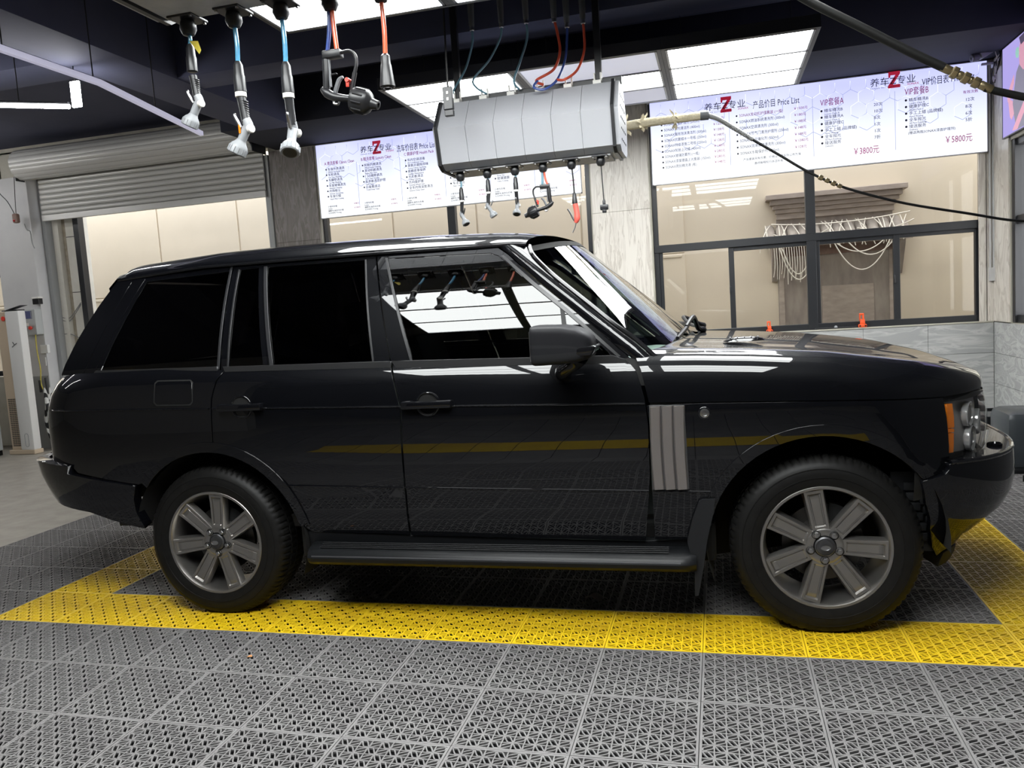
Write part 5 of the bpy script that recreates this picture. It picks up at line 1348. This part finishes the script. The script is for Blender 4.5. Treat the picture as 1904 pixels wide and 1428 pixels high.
# ================================================================== menu boards
def text(body_, size, loc, m, parent, align='LEFT', name='lettering', sp=1.0, ext=.0015, shear=0., sx_=1.):
    cu = bpy.data.curves.new(name, 'FONT'); cu.body = body_; cu.size = size; cu.align_x = align; cu.space_line = sp; cu.extrude = ext; cu.shear = shear
    cu.resolution_u = 2
    o = bpy.data.objects.new('typeset', cu); COL.objects.link(o)
    TEXTS.append((o, cu, name, sx_, m, parent, loc))
TEXTS = []
def flush_text():
    dg = bpy.context.evaluated_depsgraph_get()
    done = []
    for o, cu, name, sx_, m, parent, loc in TEXTS:
        me = bpy.data.meshes.new_from_object(o.evaluated_get(dg))
        me.transform(Matrix.Diagonal((sx_, 1, 1, 1))); me.transform(Matrix.Rotation(PI / 2, 4, 'X'))
        me.materials.clear(); me.materials.append(MATS[m]); me.name = name
        done.append((name, me, parent, loc))
    for o, cu, *_ in TEXTS: bpy.data.objects.remove(o); bpy.data.curves.remove(cu)
    for name, me, parent, loc in done:
        o = bpy.data.objects.new(name, me); COL.objects.link(o); o.parent = parent; o.location = loc
def board(x0, x1, label, pm, hexes):
    z0, z1 = 2.63, 3.487; y = YB - .045
    t = empty('menu_board', (x0, y, 0)); tag(t, label, 'menu board', 'backlit menu boards'); w = x1 - x0
    MB().box((0, 0, z0), (w, .04, z0 + .008)).box((0, 0, z1 - .008), (w, .04, z1)).box((0, 0, z0), (.008, .04, z1)).box((w - .008, 0, z0), (w, .04, z1)).build('frame', 'led_trim', t, smooth=False)
    MB().box((.006, .003, z0 + .006), (w - .006, .035, z1 - .006)).build('backlit_print', pm, t, smooth=False)
    rr_ = .082
    for cx, cz in hexes:
        v = [(cx + rr_ * math.sin(PI / 3 * k), cz + rr_ * math.cos(PI / 3 * k)) for k in range(6)]
        for k in range(6):
            a, b = v[k], v[(k + 1) % 6]
            if min(a[0], b[0]) < .01 or max(a[0], b[0]) > w - .01 or max(a[1], b[1]) > z1 - .01: continue
            mb = MB(); n = V3(b[1] - a[1], a[0] - b[0]) if False else None
            dx, dz = b[0] - a[0], b[1] - a[1]; l_ = math.hypot(dx, dz); nx, nz = -dz / l_ * .0022, dx / l_ * .0022
            mb.add([(a[0] + nx, .0015, a[1] + nz), (b[0] + nx, .0015, b[1] + nz), (b[0] - nx, .0015, b[1] - nz), (a[0] - nx, .0015, a[1] - nz)], [(0, 1, 2, 3)])
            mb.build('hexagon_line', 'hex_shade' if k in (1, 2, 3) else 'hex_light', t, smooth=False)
    return t, w, z0, z1
def hexgrid(w, rows, skip):
    out = []; q = random.Random(skip)
    dx = .082 * math.sqrt(3)
    for r in range(rows):
        for c in range(int(w / dx) + 1):
            if q.random() < (.12 + .20 * r): continue
            out.append((c * dx + (r % 2) * dx / 2 + .05, 3.41 - r * .123))
    return out
def logo(t, x, z, s=1.):
    """red Z with a dark outlined line of lettering across it"""
    H = .155 * s; W_ = .105 * s
    MB().prism([(-.5, .5), (.5, .5), (.5, .34), (-.12, -.30), (.5, -.30), (.5, -.5), (-.55, -.5), (-.55, -.36), (.10, .28), (-.32, .28), (-.34, .14), (-.5, .14)], 0, .002, lambda a, b, h: (x + a * W_, -.002 - h, z + b * H)).build('logo_mark', 'ink_red', t, smooth=False)
    text('养车Z专业', .085 * s, (x - .22 * s, -.004, z - .04 * s), 'ink_dark', t, name='logo_lettering', sx_=1.05)
    text('S O N A X   A U T O   S E R V I C E', .018 * s, (x - .215 * s, -.004, z - .07 * s), 'ink_dark', t, name='logo_lettering')
    text('SONAX', .030 * s, (x + .115 * s, -.004, z - .068 * s), 'ink_red', t, name='logo_lettering')
def rule(t, x, z0, z1): MB().box((x, -.001, z0), (x + .004, .002, z1)).build('rule_line', 'hex_shade', t, smooth=False)
def bullets(t, x, z, dz, n, r=.011):
    for k in range(n): MB().lathe([(r, 0), (r, .002)], 12, (x, .0, z - k * dz), (0, -1, 0)).build('bullet', 'ink_dark', t, smooth=False)
# right board
B2, w, z0, z1 = board(-.505, 2.675, 'wide backlit menu board with VIP packages over the right window', 'board_print_right', hexgrid(3.18, 4, 5))
logo(B2, .78, 3.372); logo(B2, 2.365, 3.41)
text('产品价目 Price List', .085, (1.04, -.002, 3.30), 'ink_dark', B2, sx_=.66)
text('VIP价目表 Price List', .085, (2.61, -.002, 3.325), 'ink_dark', B2, sx_=.64)
col1 = ['SONAX皮革护理剂 (250ml)', 'SONAX车内清洁剂 (400ml)', 'SONAX强效泡沫清洁剂 (500ml)', 'SONAX抗菌蜡水一号瓶 (250ml)', 'SONAX特级漆面二号瓶 (250ml)', 'SONAX轮胎上光蜡 (400ml)', 'SONAX玻璃防雾剂 (一瓶)', 'SONAX漆面镀晶上光套装 (150ml)', 'SONAX雨刮精洗液 (瓶)']
pr1 = ['￥180元', '￥125元', '￥128元', '￥148元', '￥128元', '￥148元', '￥280元', '￥280元', '￥148元']
col2 = ['SONAX发动机护理套装 (一瓶)', 'SONAX燃油系统清洗剂 (300ml)', 'SONAX空调清洗剂 (300ml)', 'SONAX节气门清洗护理剂 (250ml)', 'SONAX三元催化剂 (250ml)', 'SONAX润滑系统清洗剂 (300ml)', 'SONAX水箱保护剂 (250ml)']
pr2 = ['￥1500元', '￥180元', '￥188元', '￥148元', '￥188元', '￥1380元', '￥128元']
for k, (a, b) in enumerate(zip(col1, pr1)):
    z = 3.241 - k * .0546
    text(a, .036, (.145, -.002, z - .012), 'ink_dark', B2, sx_=.86); text(b, .033, (.64, -.002, z - .008), 'ink_magenta', B2)
bullets(B2, .122, 3.241, .0546, 9, .009)
for k, (a, b) in enumerate(zip(col2, pr2)):
    z = 3.243 - k * .063
    text(a, .038, (.905, -.002, z - .013), 'ink_dark' if k else 'ink_magenta', B2, sx_=.84); text(b, .034, (1.43, -.002, z - .006), 'ink_magenta', B2)
bullets(B2, .88, 3.243, .063, 7, .009)
text('产品套装另有优惠，价格以门店实际公布为准\n              最终解释权归本店所有', .028, (.93, -.002, 2.79), 'ink_dark', B2, sp=1.7)
rule(B2, .803, 2.76, 3.30); rule(B2, 1.61, 2.76, 3.34); rule(B2, 2.366, 2.74, 3.30)
def vip(x, title, items, zt):
    text(title, .082, (x, -.002, zt), 'ink_magenta', B2, sx_=.66)
    z = zt - .052
    for k, (a, b) in enumerate(items):
        text(a, .038, (x + .035, -.002, z - .014), 'ink_dark', B2); text(b, .022, (x + .038, -.002, z - .040), 'ink_dark', B2)
        z -= .0628
    bullets(B2, x + .010, zt - .052, .0628, len(items), .011)
vip(1.684, 'VIP套餐A', [('精车精洗B', 'Luxury Clean B'), ('精车精洗A', 'Luxury Clean A'), ('健康护理C', 'Health Pack C'), ('手工上蜡 (品牌蜡)', 'Hand Waxing'), ('全车抛光', 'All Part Polishing'), ('接送服务', 'Delivery')], 3.244)
for k, a in enumerate(['20次', '10次', '8次', '1次', '1次', '7折']): text(a, .040, (2.175, -.002, 3.182 - k * .0628), 'ink_dark', B2)
text('￥3800元', .085, (1.975, -.002, 2.735), 'ink_magenta', B2, sx_=.72)
vip(2.456, 'VIP套餐B', [('精车精洗B', 'Luxury Clean B'), ('健康护理C', 'Health Pack C'), ('手工上蜡 (品牌蜡)', 'Hand Waxing'), ('全车抛光', 'All Part Polishing'), ('接送服务', 'Delivery')], 3.252)
text('(赠送两瓶SONAX漆面护理剂)', .032, (2.48, -.002, 2.875), 'ink_dark', B2)
text('有效次数', .033, (2.965, -.002, 3.20), 'ink_magenta', B2)
for k, a in enumerate(['12次', '8次', '6次', '5折']): text(a, .040, (2.985, -.002, 3.128 - k * .0628), 'ink_dark', B2)
text('￥5800元', .085, (2.80, -.002, 2.755), 'ink_magenta', B2, sx_=.72)
# left board
B1, w, z0, z1 = board(-4.385, -1.262, 'backlit car wash menu board over the left window behind the far reel', 'board_print_left', hexgrid(3.12, 5, 9))
logo(B1, .78, 3.375, .95)
text('洗车价目表 Price List', .085, (1.02, -.002, 3.30), 'ink_dark', B1, sx_=.62)
heads = ['A 普洗套餐 Classic Clean', 'B 精洗套餐 Luxury Clean', 'C 健康护理 Health Pack', 'D 内饰清洗 Interior Clean', 'E 漆面护理 Paint Care', 'F 深度养护 Deep Care']
items = [[('车身外表清洗', 'Whole Car Body Clean'), ('车轮清洗', 'Car Tyre Washing'), ('车脚垫清洗', 'Car Mat Washing'), ('车窗玻璃清洗', 'Window Cleaning'), ('内饰吸尘', 'Interior Vacuuming'), ('车身打蜡', 'Hand Wax Coating')],
         [('轮胎内侧清洗', 'Wheel Inside Cleaning'), ('发动机舱清洗', 'Engine Bay Clean'), ('门边缝隙清洗', 'Door Seal Cleaning'), ('仪表板清洁护理', 'Dash Care'), ('后备箱清洁', 'Trunk Deep Clean')],
         [('车内空调消毒', 'Air Conditioner Care'), ('臭氧杀菌除异味', 'Ozone Odour Sterilising'), ('座椅皮革保养', 'Leather Maintenance'), ('天花板清洁', 'Ceiling Cleaning'), ('方向盘护理', 'Steering Wheel Care'), ('全车内饰深度清洁', 'Interior Deep Clean')],
         [('座椅清洗', 'Seat Cleaning'), ('顶棚清洗', 'Roof Lining Cleaning'), ('地毯清洗', 'Carpet Cleaning'), ('空调系统清洗', 'Air System Cleaning'), ('车内除味', 'Odour Removal'), ('车漆清洁', 'Paint Cleaning')],
         [('漆面抛光', 'Paint Polishing'), ('漆面镀晶', 'Crystal Coating'), ('漆面封釉', 'Paint Glazing'), ('轮毂护理', 'Wheel Care'), ('车身贴膜', 'Body Film'), ('玻璃镀膜', 'Glass Coating')],
         [('底盘清洗', 'Chassis Cleaning'), ('机油更换', 'Oil Change'), ('刹车保养', 'Brake Care'), ('空气滤芯', 'Air Filter')]]
xs_ = [.105, .571, 1.105, 1.63, 2.15, 2.66]
for c in range(6):
    text(heads[c], .046, (xs_[c], -.002, 3.243), 'ink_magenta', B1, sx_=.78)
    for k, (a, b) in enumerate(items[c]):
        z = 3.19 - k * .0623
        text(a, .036, (xs_[c] + .035, -.002, z - .012), 'ink_dark', B1); text(b, .022, (xs_[c] + .038, -.002, z - .038), 'ink_dark', B1)
    bullets(B1, xs_[c] + .015, 3.191, .0623, len(items[c]), .009)
    text('小轿车价格\nSedan\n越野车/商务车价格\nSUV/MPV Pricing', .024, (xs_[c] + .0, -.002, 2.755), 'ink_dark', B1, sp=1.05)
    text('￥80元\n\n￥100元', .024, (xs_[c] + .33, -.002, 2.765), 'ink_magenta', B1, sp=1.0)
for x in (.508, 1.045, 1.576, 2.10, 2.61): rule(B1, x, 2.74, 3.24)
flush_text()
# poster on the right wall
PB = empty('poster_lightbox', (XR - .03, 5.22, 0)); tag(PB, 'lavender backlit poster of a person on the right wall', 'poster')
MB().box((0, -2.2, 2.69), (.03, 0, 2.70)).box((0, -2.2, 3.485), (.03, 0, 3.495)).box((0, -.01, 2.69), (.03, 0, 3.495)).build('frame', 'frame_black', PB, smooth=False)
MB().box((.004, -2.19, 2.70), (.028, -.01, 3.485)).build('backlit_print', 'poster_lavender', PB, smooth=False)
def pflat(name, pts, m, lift=.001): MB().prism(pts, .003 - lift, .0045, lambda a, b, h: (h, a, b)).build(name, m, PB, smooth=False)
pflat('printed_clothing', [(-.36, 3.20), (-.30, 3.05), (-.26, 2.92), (-.33, 2.78), (-.36, 2.71), (-1.2, 2.71), (-1.1, 3.1), (-.75, 3.32), (-.50, 3.30)], 'poster_grey')
pflat('printed_head', [(-.46, 3.44), (-.42, 3.36), (-.44, 3.24), (-.52, 3.18), (-.66, 3.18), (-.72, 3.32), (-.68, 3.45)], 'poster_skin', .0015)
pflat('printed_hair', [(-.43, 3.47), (-.47, 3.40), (-.68, 3.42), (-.73, 3.30), (-.76, 3.45), (-.62, 3.482)], 'poster_dark', .002)
pflat('printed_headphone', [(-.36, 3.40), (-.34, 3.36), (-.36, 3.32), (-.40, 3.31), (-.43, 3.35), (-.41, 3.40)], 'poster_green', .002)
pflat('printed_hand', [(-.30, 3.19), (-.20, 3.11), (-.13, 3.05), (-.15, 2.99), (-.20, 2.98), (-.22, 3.03), (-.30, 3.12)], 'poster_skin', .002)
pflat('printed_arm', [(-.16, 2.99), (-.20, 2.85), (-.24, 2.82), (-.30, 2.86), (-.26, 2.98), (-.20, 3.0)], 'poster_skin', .0015)
pflat('printed_arm', [(-.26, 2.72), (-.42, 2.84), (-.60, 2.96), (-.62, 2.88), (-.45, 2.76), (-.38, 2.71)], 'poster_skin', .002)
# ================================================================== corner fittings on the right
cp_ = empty('conduit_pipe', (2.690, YB - .035, 0)); tag(cp_, 'white conduit pipes running down the corner beside the right window', 'pipe')
MB().tube([(0, 0, 1.42), (0, 0, 3.44)], .010, 10).tube([(.03, .008, 1.5), (.03, .008, 3.46)], .010, 10).build('pipe', 'wall_white', cp_)
MB().box((-.012, -.02, 1.40), (.058, .02, 1.53), .004).build('junction_box', 'wall_white', cp_, smooth=False)
for k, (z, r) in enumerate(((3.602, .013), (3.538, .012))):
    p = empty('ceiling_conduit', (2.70, 5.36, z)); tag(p, ('upper' if k == 0 else 'lower') + ' white conduit running along the top of the right wall', 'pipe', 'right wall conduits')
    MB().tube([(0, 0, 0), (0, -1.6, 0), (0, -3.4, 0)], r, 12).build('pipe', 'wall_white', p)
    for yy in (-.1, -.6, -1.2): MB().box((-.018, yy - .012, -.018), (.034, yy + .012, .018), .003).build('clip', 'knob_white', p, smooth=False)
sc_ = empty('security_camera', (2.68, 5.32, 3.47)); tag(sc_, 'grey security camera with dangling cables in the upper right corner', 'camera')
MB().box((-.02, -.02, -.10), (.05, .05, -.055), .004).box((-.115, -.02, -.075), (.03, .01, -.055), .004).build('mount', 'guide_grey', sc_, smooth=False)
b = MB().box((-.06, -.04, -.03), (.06, .04, .05), .008).build('housing', 'gun_grey', sc_, loc=(-.085, -.02, .03)); b.rotation_euler = (0, -.5, .2)
MB().lathe([(.02, 0), (.034, .01), (.036, .06), (.026, .07), (.001, .062)], 20, (-.14, -.03, .0), (-1, -.25, -.15)).build('lens', 'gun_dark_grey', sc_)
for r in (.029, .022, .014): MB().lathe([(r, .070), (r, .073), (r - .002, .073), (r - .002, .07)], 20, (-.14, -.03, .0), (-1, -.25, -.15), closed=True).build('lens_ring', 'steel', sc_)
for k in range(5):
    q = random.Random(k + 20)
    MB().tube([(-.02, -.01, .06), (.0 + q.uniform(-.02, .04), -.05, .02), (.0 + q.uniform(-.03, .03), -.04, -.10), (q.uniform(-.05, .0), -.03, -.16 - q.uniform(0, .1))], .004, 6, smooth=5).build('cable', 'knob_white' if k % 2 else 'cable_black', sc_)
for x, z in ((-.022, -.21), (-.005, -.19)): MB().box((x - .007, -.04, z - .03), (x + .007, -.026, z + .02), .003).build('cable_plug', 'knob_white', sc_)
# red-orange glass clamps on the window sill
for k, (x, s, lab) in enumerate(((.63, .8, 'small red-orange clamp on the sill behind the bonnet, the left one'), (1.535, 1.0, 'red-orange clamp with a round base on the window sill, the right one'))):
    t = empty('sill_clamp', (x, YB - .0, 1.012)); tag(t, lab, 'clamp', 'red-orange sill clamps')
    y_ = .018
    MB().box((-.040 * s, -.0, 0), (.040 * s, .035, .034 * s), .008).build('base', 'orange_plastic', t)
    MB().box((-.022 * s, .004, .03 * s), (.024 * s, .03, .075 * s), .006).box((-.030 * s, .006, .068 * s), (.022 * s, .028, .085 * s), .004).box((-.030 * s, .006, .07 * s), (-.018 * s, .028, .135 * s), .004).box((.0, .006, .08 * s), (.016 * s, .028, .135 * s), .004).box((-.030 * s, .006, .125 * s), (.016 * s, .028, .145 * s), .004).build('jaw', 'orange_plastic', t)
    for xx in (-.026, .026): MB().lathe([(.009 * s, 0), (.009 * s, .004)], 10, (xx * s, -.001, .017 * s), (0, -1, 0)).build('bolt', 'seal', t)
st_ = empty('sill_rod', (1.28, YB + .015, 1.022)); tag(st_, 'thin dark rod lying on the sill left of the right clamp', 'rod')
MB().tube([(-.20, 0, 0), (.20, 0, 0)], .008, 8).build('rod', 'gun_black', st_)
MB().lathe([(.001, .022), (.012, .018), (.018, .004), (.018, 0)], 12, (0, 0, .002)).build('knob', 'gun_grey', st_)
# dark tub, tray and ribbed hose on the floor by the right wall
bn = empty('plastic_tub', (2.36, 3.42, -.0)); tag(bn, 'dark grey rounded plastic tub on the floor at the right edge', 'tub')
MB().box((-.25, -.20, .03), (.25, .22, .455), .06).build('tub_body', 'bin_plastic', bn)
MB().box((-.24, -.19, .0), (.24, .21, .045), .015).build('tub_base', 'plastic_black', bn)
MB().tube([(-.11, -.205, .12), (-.11, -.225, .20), (-.04, -.225, .25), (.05, -.225, .20), (.05, -.205, .12)], .014, 10, smooth=5).build('handle', 'steel', bn)
ty_ = empty('black_tray', (2.36, 4.45, 0)); tag(ty_, 'low black tray on the floor behind the front bumper', 'tray')
MB().box((-.16, -.25, 0), (.14, .25, .02), .004).box((-.16, -.25, 0), (.14, -.235, .275), .004).box((-.16, .235, 0), (.14, .25, .275), .004).box((-.16, -.25, 0), (-.145, .25, .275), .004).box((.125, -.25, 0), (.14, .25, .275), .004).build('tray_body', 'plastic_black', ty_, smooth=False)
MB().box((-.14, -.23, .21), (.12, .23, .26)).build('tray_contents', 'trim_black', ty_, smooth=False)
rh = empty('ribbed_hose', (2.2, 3.0, 0)); tag(rh, 'black ribbed hose on the tiles below the tub at the right edge', 'hose')
pts = spline([V3(-.06, .0, .022), V3(.05, -.04, .022), V3(.2, -.03, .022), V3(.42, .05, .022)], 40)
mb = MB(); n = len(pts)
MB().tube(pts, [(.020 if k % 2 else .024) for k in range(n)], 12).build('hose', 'hose_black', rh)
# ================================================================== left side: standing air conditioner, control box, umbrella
ac = empty('air_conditioner', (-8.585, 4.98, -.02)); tag(ac, 'tall white standing air conditioner with beige side grille beside the column', 'air conditioner')
MB().box((-.02, -.02, .05), (.195, .10, 1.83), .02).build('front_panel', 'ac_white', ac)
MB().box((-.20, .02, .05), (.0, .10, 1.83), .01).build('side_panel', 'ac_beige', ac, smooth=False)
MB().box((-.20, -.03, .0), (.205, .11, .055), .006).build('plinth', 'ac_beige', ac, smooth=False)
for r in range(26):
    for c in range(4):
        MB().box((-.165 + c * .036, .013, .10 + r * .024), (-.140 + c * .036, .022, .115 + r * .024)).build('grille_slot', 'ac_grille', ac, smooth=False)
MB().tube([(.095 + .028 * math.cos(a), -.022, .18 + (.055 if math.sin(a) > 0 else -.055) * 1 + .03 * math.sin(a)) for a in np.linspace(0, 2 * PI, 25)], .003, 6).build('badge_ring', 'gun_grey', ac)
for a in (.5, 2.1, 3.7): MB().tube([(.085, -.022, 1.40), (.085 + .045 * math.cos(a), -.024, 1.40 + .045 * math.sin(a))], .005, 6).build('fan_emblem', 'gun_dark_grey', ac)
MB().lathe([(.03, 0), (.03, .008), (.001, .012)], 18, (-.08, .018, 1.74), (0, -1, 0)).build('red_sticker', 'red_plastic', ac)
fo = empty('folder', (-8.53, 5.04, 1.812)); tag(fo, 'dark folder lying on top of the white air conditioner', 'folder')
MB().box((-.12, -.07, .0), (.12, .05, .012), .003).build('cover', 'gun_black', fo, smooth=False)
MB().add([(-.06, -.06, .012), (.17, -.06, .06), (.17, .05, .06), (-.06, .05, .012), (-.06, -.06, .016), (.17, -.06, .064), (.17, .05, .064), (-.06, .05, .016)], [(0, 1, 2, 3), (7, 6, 5, 4), (0, 4, 5, 1), (1, 5, 6, 2), (2, 6, 7, 3), (3, 7, 4, 0)]).build('lid', 'gun_dark_grey', fo, smooth=False)
ap_ = empty('storage_cabinet', (-8.98, 4.72, -.02)); tag(ap_, 'pale grey standing cabinet cut off by the left edge', 'cabinet')
MB().box((-.40, -.10, .06), (.10, .24, 1.62), .012).build('cabinet_body', 'ctrl_grey', ap_, smooth=False)
MB().box((-.38, -.08, 0), (.10, .22, .06)).build('plinth', 'plastic_black', ap_, smooth=False)
cb = empty('control_box', (-8.54, 5.36, 1.66)); tag(cb, 'grey control box with screen and red stop button on the white column', 'control box')
MB().box((-.125, -.11, -.165), (.115, 0, .165), .005).build('box_body', 'ctrl_grey', cb, smooth=False)
MB().box((-.105, -.114, .045), (.065, -.108, .145), .002).build('screen', 'screen_blue', cb, smooth=False)
MB().box((.05, -.1145, .05), (.064, -.1085, .14)).build('key_strip', 'gun_grey', cb, smooth=False)
MB().lathe([(.012, 0), (.012, .02), (.024, .022), (.024, .035), (.020, .040), (.001, .042)], 20, (.045, -.108, -.075), (0, -1, 0)).build('stop_button', 'red_plastic', cb)
MB().box((-.035, -.113, -.045), (.0, -.109, -.01)).build('label_plate', 'knob_white', cb, smooth=False)
yc = empty('yellow_cable', (-8.47, 5.27, 1.5)); tag(yc, 'yellow cable hanging from the control box', 'cable')
MB().tube([(0, 0, .02), (-.01, 0, -.2), (.01, 0, -.45), (-.01, 0, -.62), (.02, -.01, -.72)], .007, 8, smooth=6).build('cable', 'cable_yellow', yc)
MB().box((-.03, -.02, -.76), (-.005, .01, -.60), .004).build('remote', 'gun_black', yc)
ob = empty('socket_box', (-8.42, 5.36, 1.30)); tag(ob, 'small white wall socket below the control box', 'socket')
MB().box((-.055, -.04, -.055), (.06, 0, .055), .005).build('cover', 'ac_white', ob, smooth=False)
MB().box((-.04, -.01, -.22), (-.02, 0, -.11), .002).build('paper_slip', 'ac_white', ob, smooth=False)
lp = empty('wall_lamp_box', (-8.43, 5.36, 1.93)); tag(lp, 'small black device above the control box on the white column', 'device')
MB().box((-.05, -.07, -.045), (.05, 0, .03), .006).build('case', 'gun_black', lp, smooth=False); MB().box((-.055, -.075, .03), (.055, 0, .05), .004).build('hood', 'knob_white', lp, smooth=False)
um = empty('umbrella', (-8.37, 5.27, -.02)); tag(um, 'closed black and white zebra-striped umbrella leaning by the column', 'umbrella')
n = 20
for k in range(9):
    z_ = [.09, .17, .25, .33, .41, .49, .57, .65, .71, .78]
    r0 = .03 + .035 * math.sin(PI * min(1, (k + .2) / 9) ** .8); r1 = .03 + .035 * math.sin(PI * min(1, (k + 1.2) / 9) ** .8)
    mb = MB()
    for (zz, r, sh) in ((z_[k], r0, .0), (z_[k + 1], r1, .6)):
        for j in range(n):
            a = 2 * PI * j / n; rr_ = r * (1 + .25 * math.cos(4 * a + k)); dz = .05 * math.sin(2 * a + k * .7)
            mb.v.append((rr_ * math.cos(a) - .03 * zz, rr_ * math.sin(a), zz + dz))
    mb.f = [(j, (j + 1) % n, n + (j + 1) % n, n + j) for j in range(n)]
    mb.build('canopy_stripe', 'fabric_black' if k % 2 else 'fabric_white', um)
MB().tube([(0, 0, .0), (-.024, 0, .8), (-.03, 0, .95)], [.006, .012, .014], 8).build('shaft', 'gun_black', um)
al = empty('alarm_sounder', (-8.505, 5.22, 2.985)); tag(al, 'dark red warning light hanging on cables by the white column', 'warning light')
MB().box((-.035, -.03, -.06), (.04, .03, .06), .018).build('case', 'facade_red', al)
MB().lathe([(.016, 0), (.014, .008), (.001, .012)], 14, (.0, -.03, -.03), (0, -1, 0)).build('lens', 'red_lens', al)
MB().tube([(.01, 0, .05), (.02, 0, .2), (.03, .02, .52)], .005, 6, smooth=4).tube([(-.01, 0, .05), (-.10, 0, .22), (-.22, 0, .36), (-.25, .02, .55)], .005, 6, smooth=4).build('cable', 'cable_black', al)
MB().tube([(.02, .10, -.06), (.02, .13, -.14), (.06, .135, -.16), (.07, .135, -.30), (.10, .135, -.38)], .006, 6, smooth=3).build('flex', 'guide_grey', al)
lc = empty('loose_cable', (-8.2, YB + .12, 1.6)); tag(lc, 'loose grey cables drooping across the doorway jamb', 'cable')
for k, (z0_, z1_) in enumerate(((.10, .28), (.06, .26), (-.12, -.25))):
    MB().tube([(-.16, -.04, z0_), (-.06, -.03, z0_ - .01), (.06, -.03, (z0_ + z1_) / 2), (.14, -.02, z1_)], .006, 6, smooth=5).build('cable', 'hose_grey', lc)
# litter on the tiles
o = MB().add([(-.012, -.006, 0), (.0, -.010, .004), (.013, -.002, .002), (.004, .009, .006), (-.008, .008, .003)], [(0, 1, 2, 3, 4)]).build('dry_leaf', 'leaf', None, loc=(-1.925, -.259, .002)); tag(o, 'small dry brown leaf on the grey tiles', 'leaf')
o = MB().grid(lambda u, v: (-.04 + .08 * u, -.03 + .06 * v, .012 * math.sin(5 * u + 2 * v) * math.sin(4 * v + 1) + .014), 8, 6).build('crumpled_paper', 'rag', None, loc=(-.526, .537, .0)); tag(o, 'small crumpled scrap under the car between the wheels', 'litter')
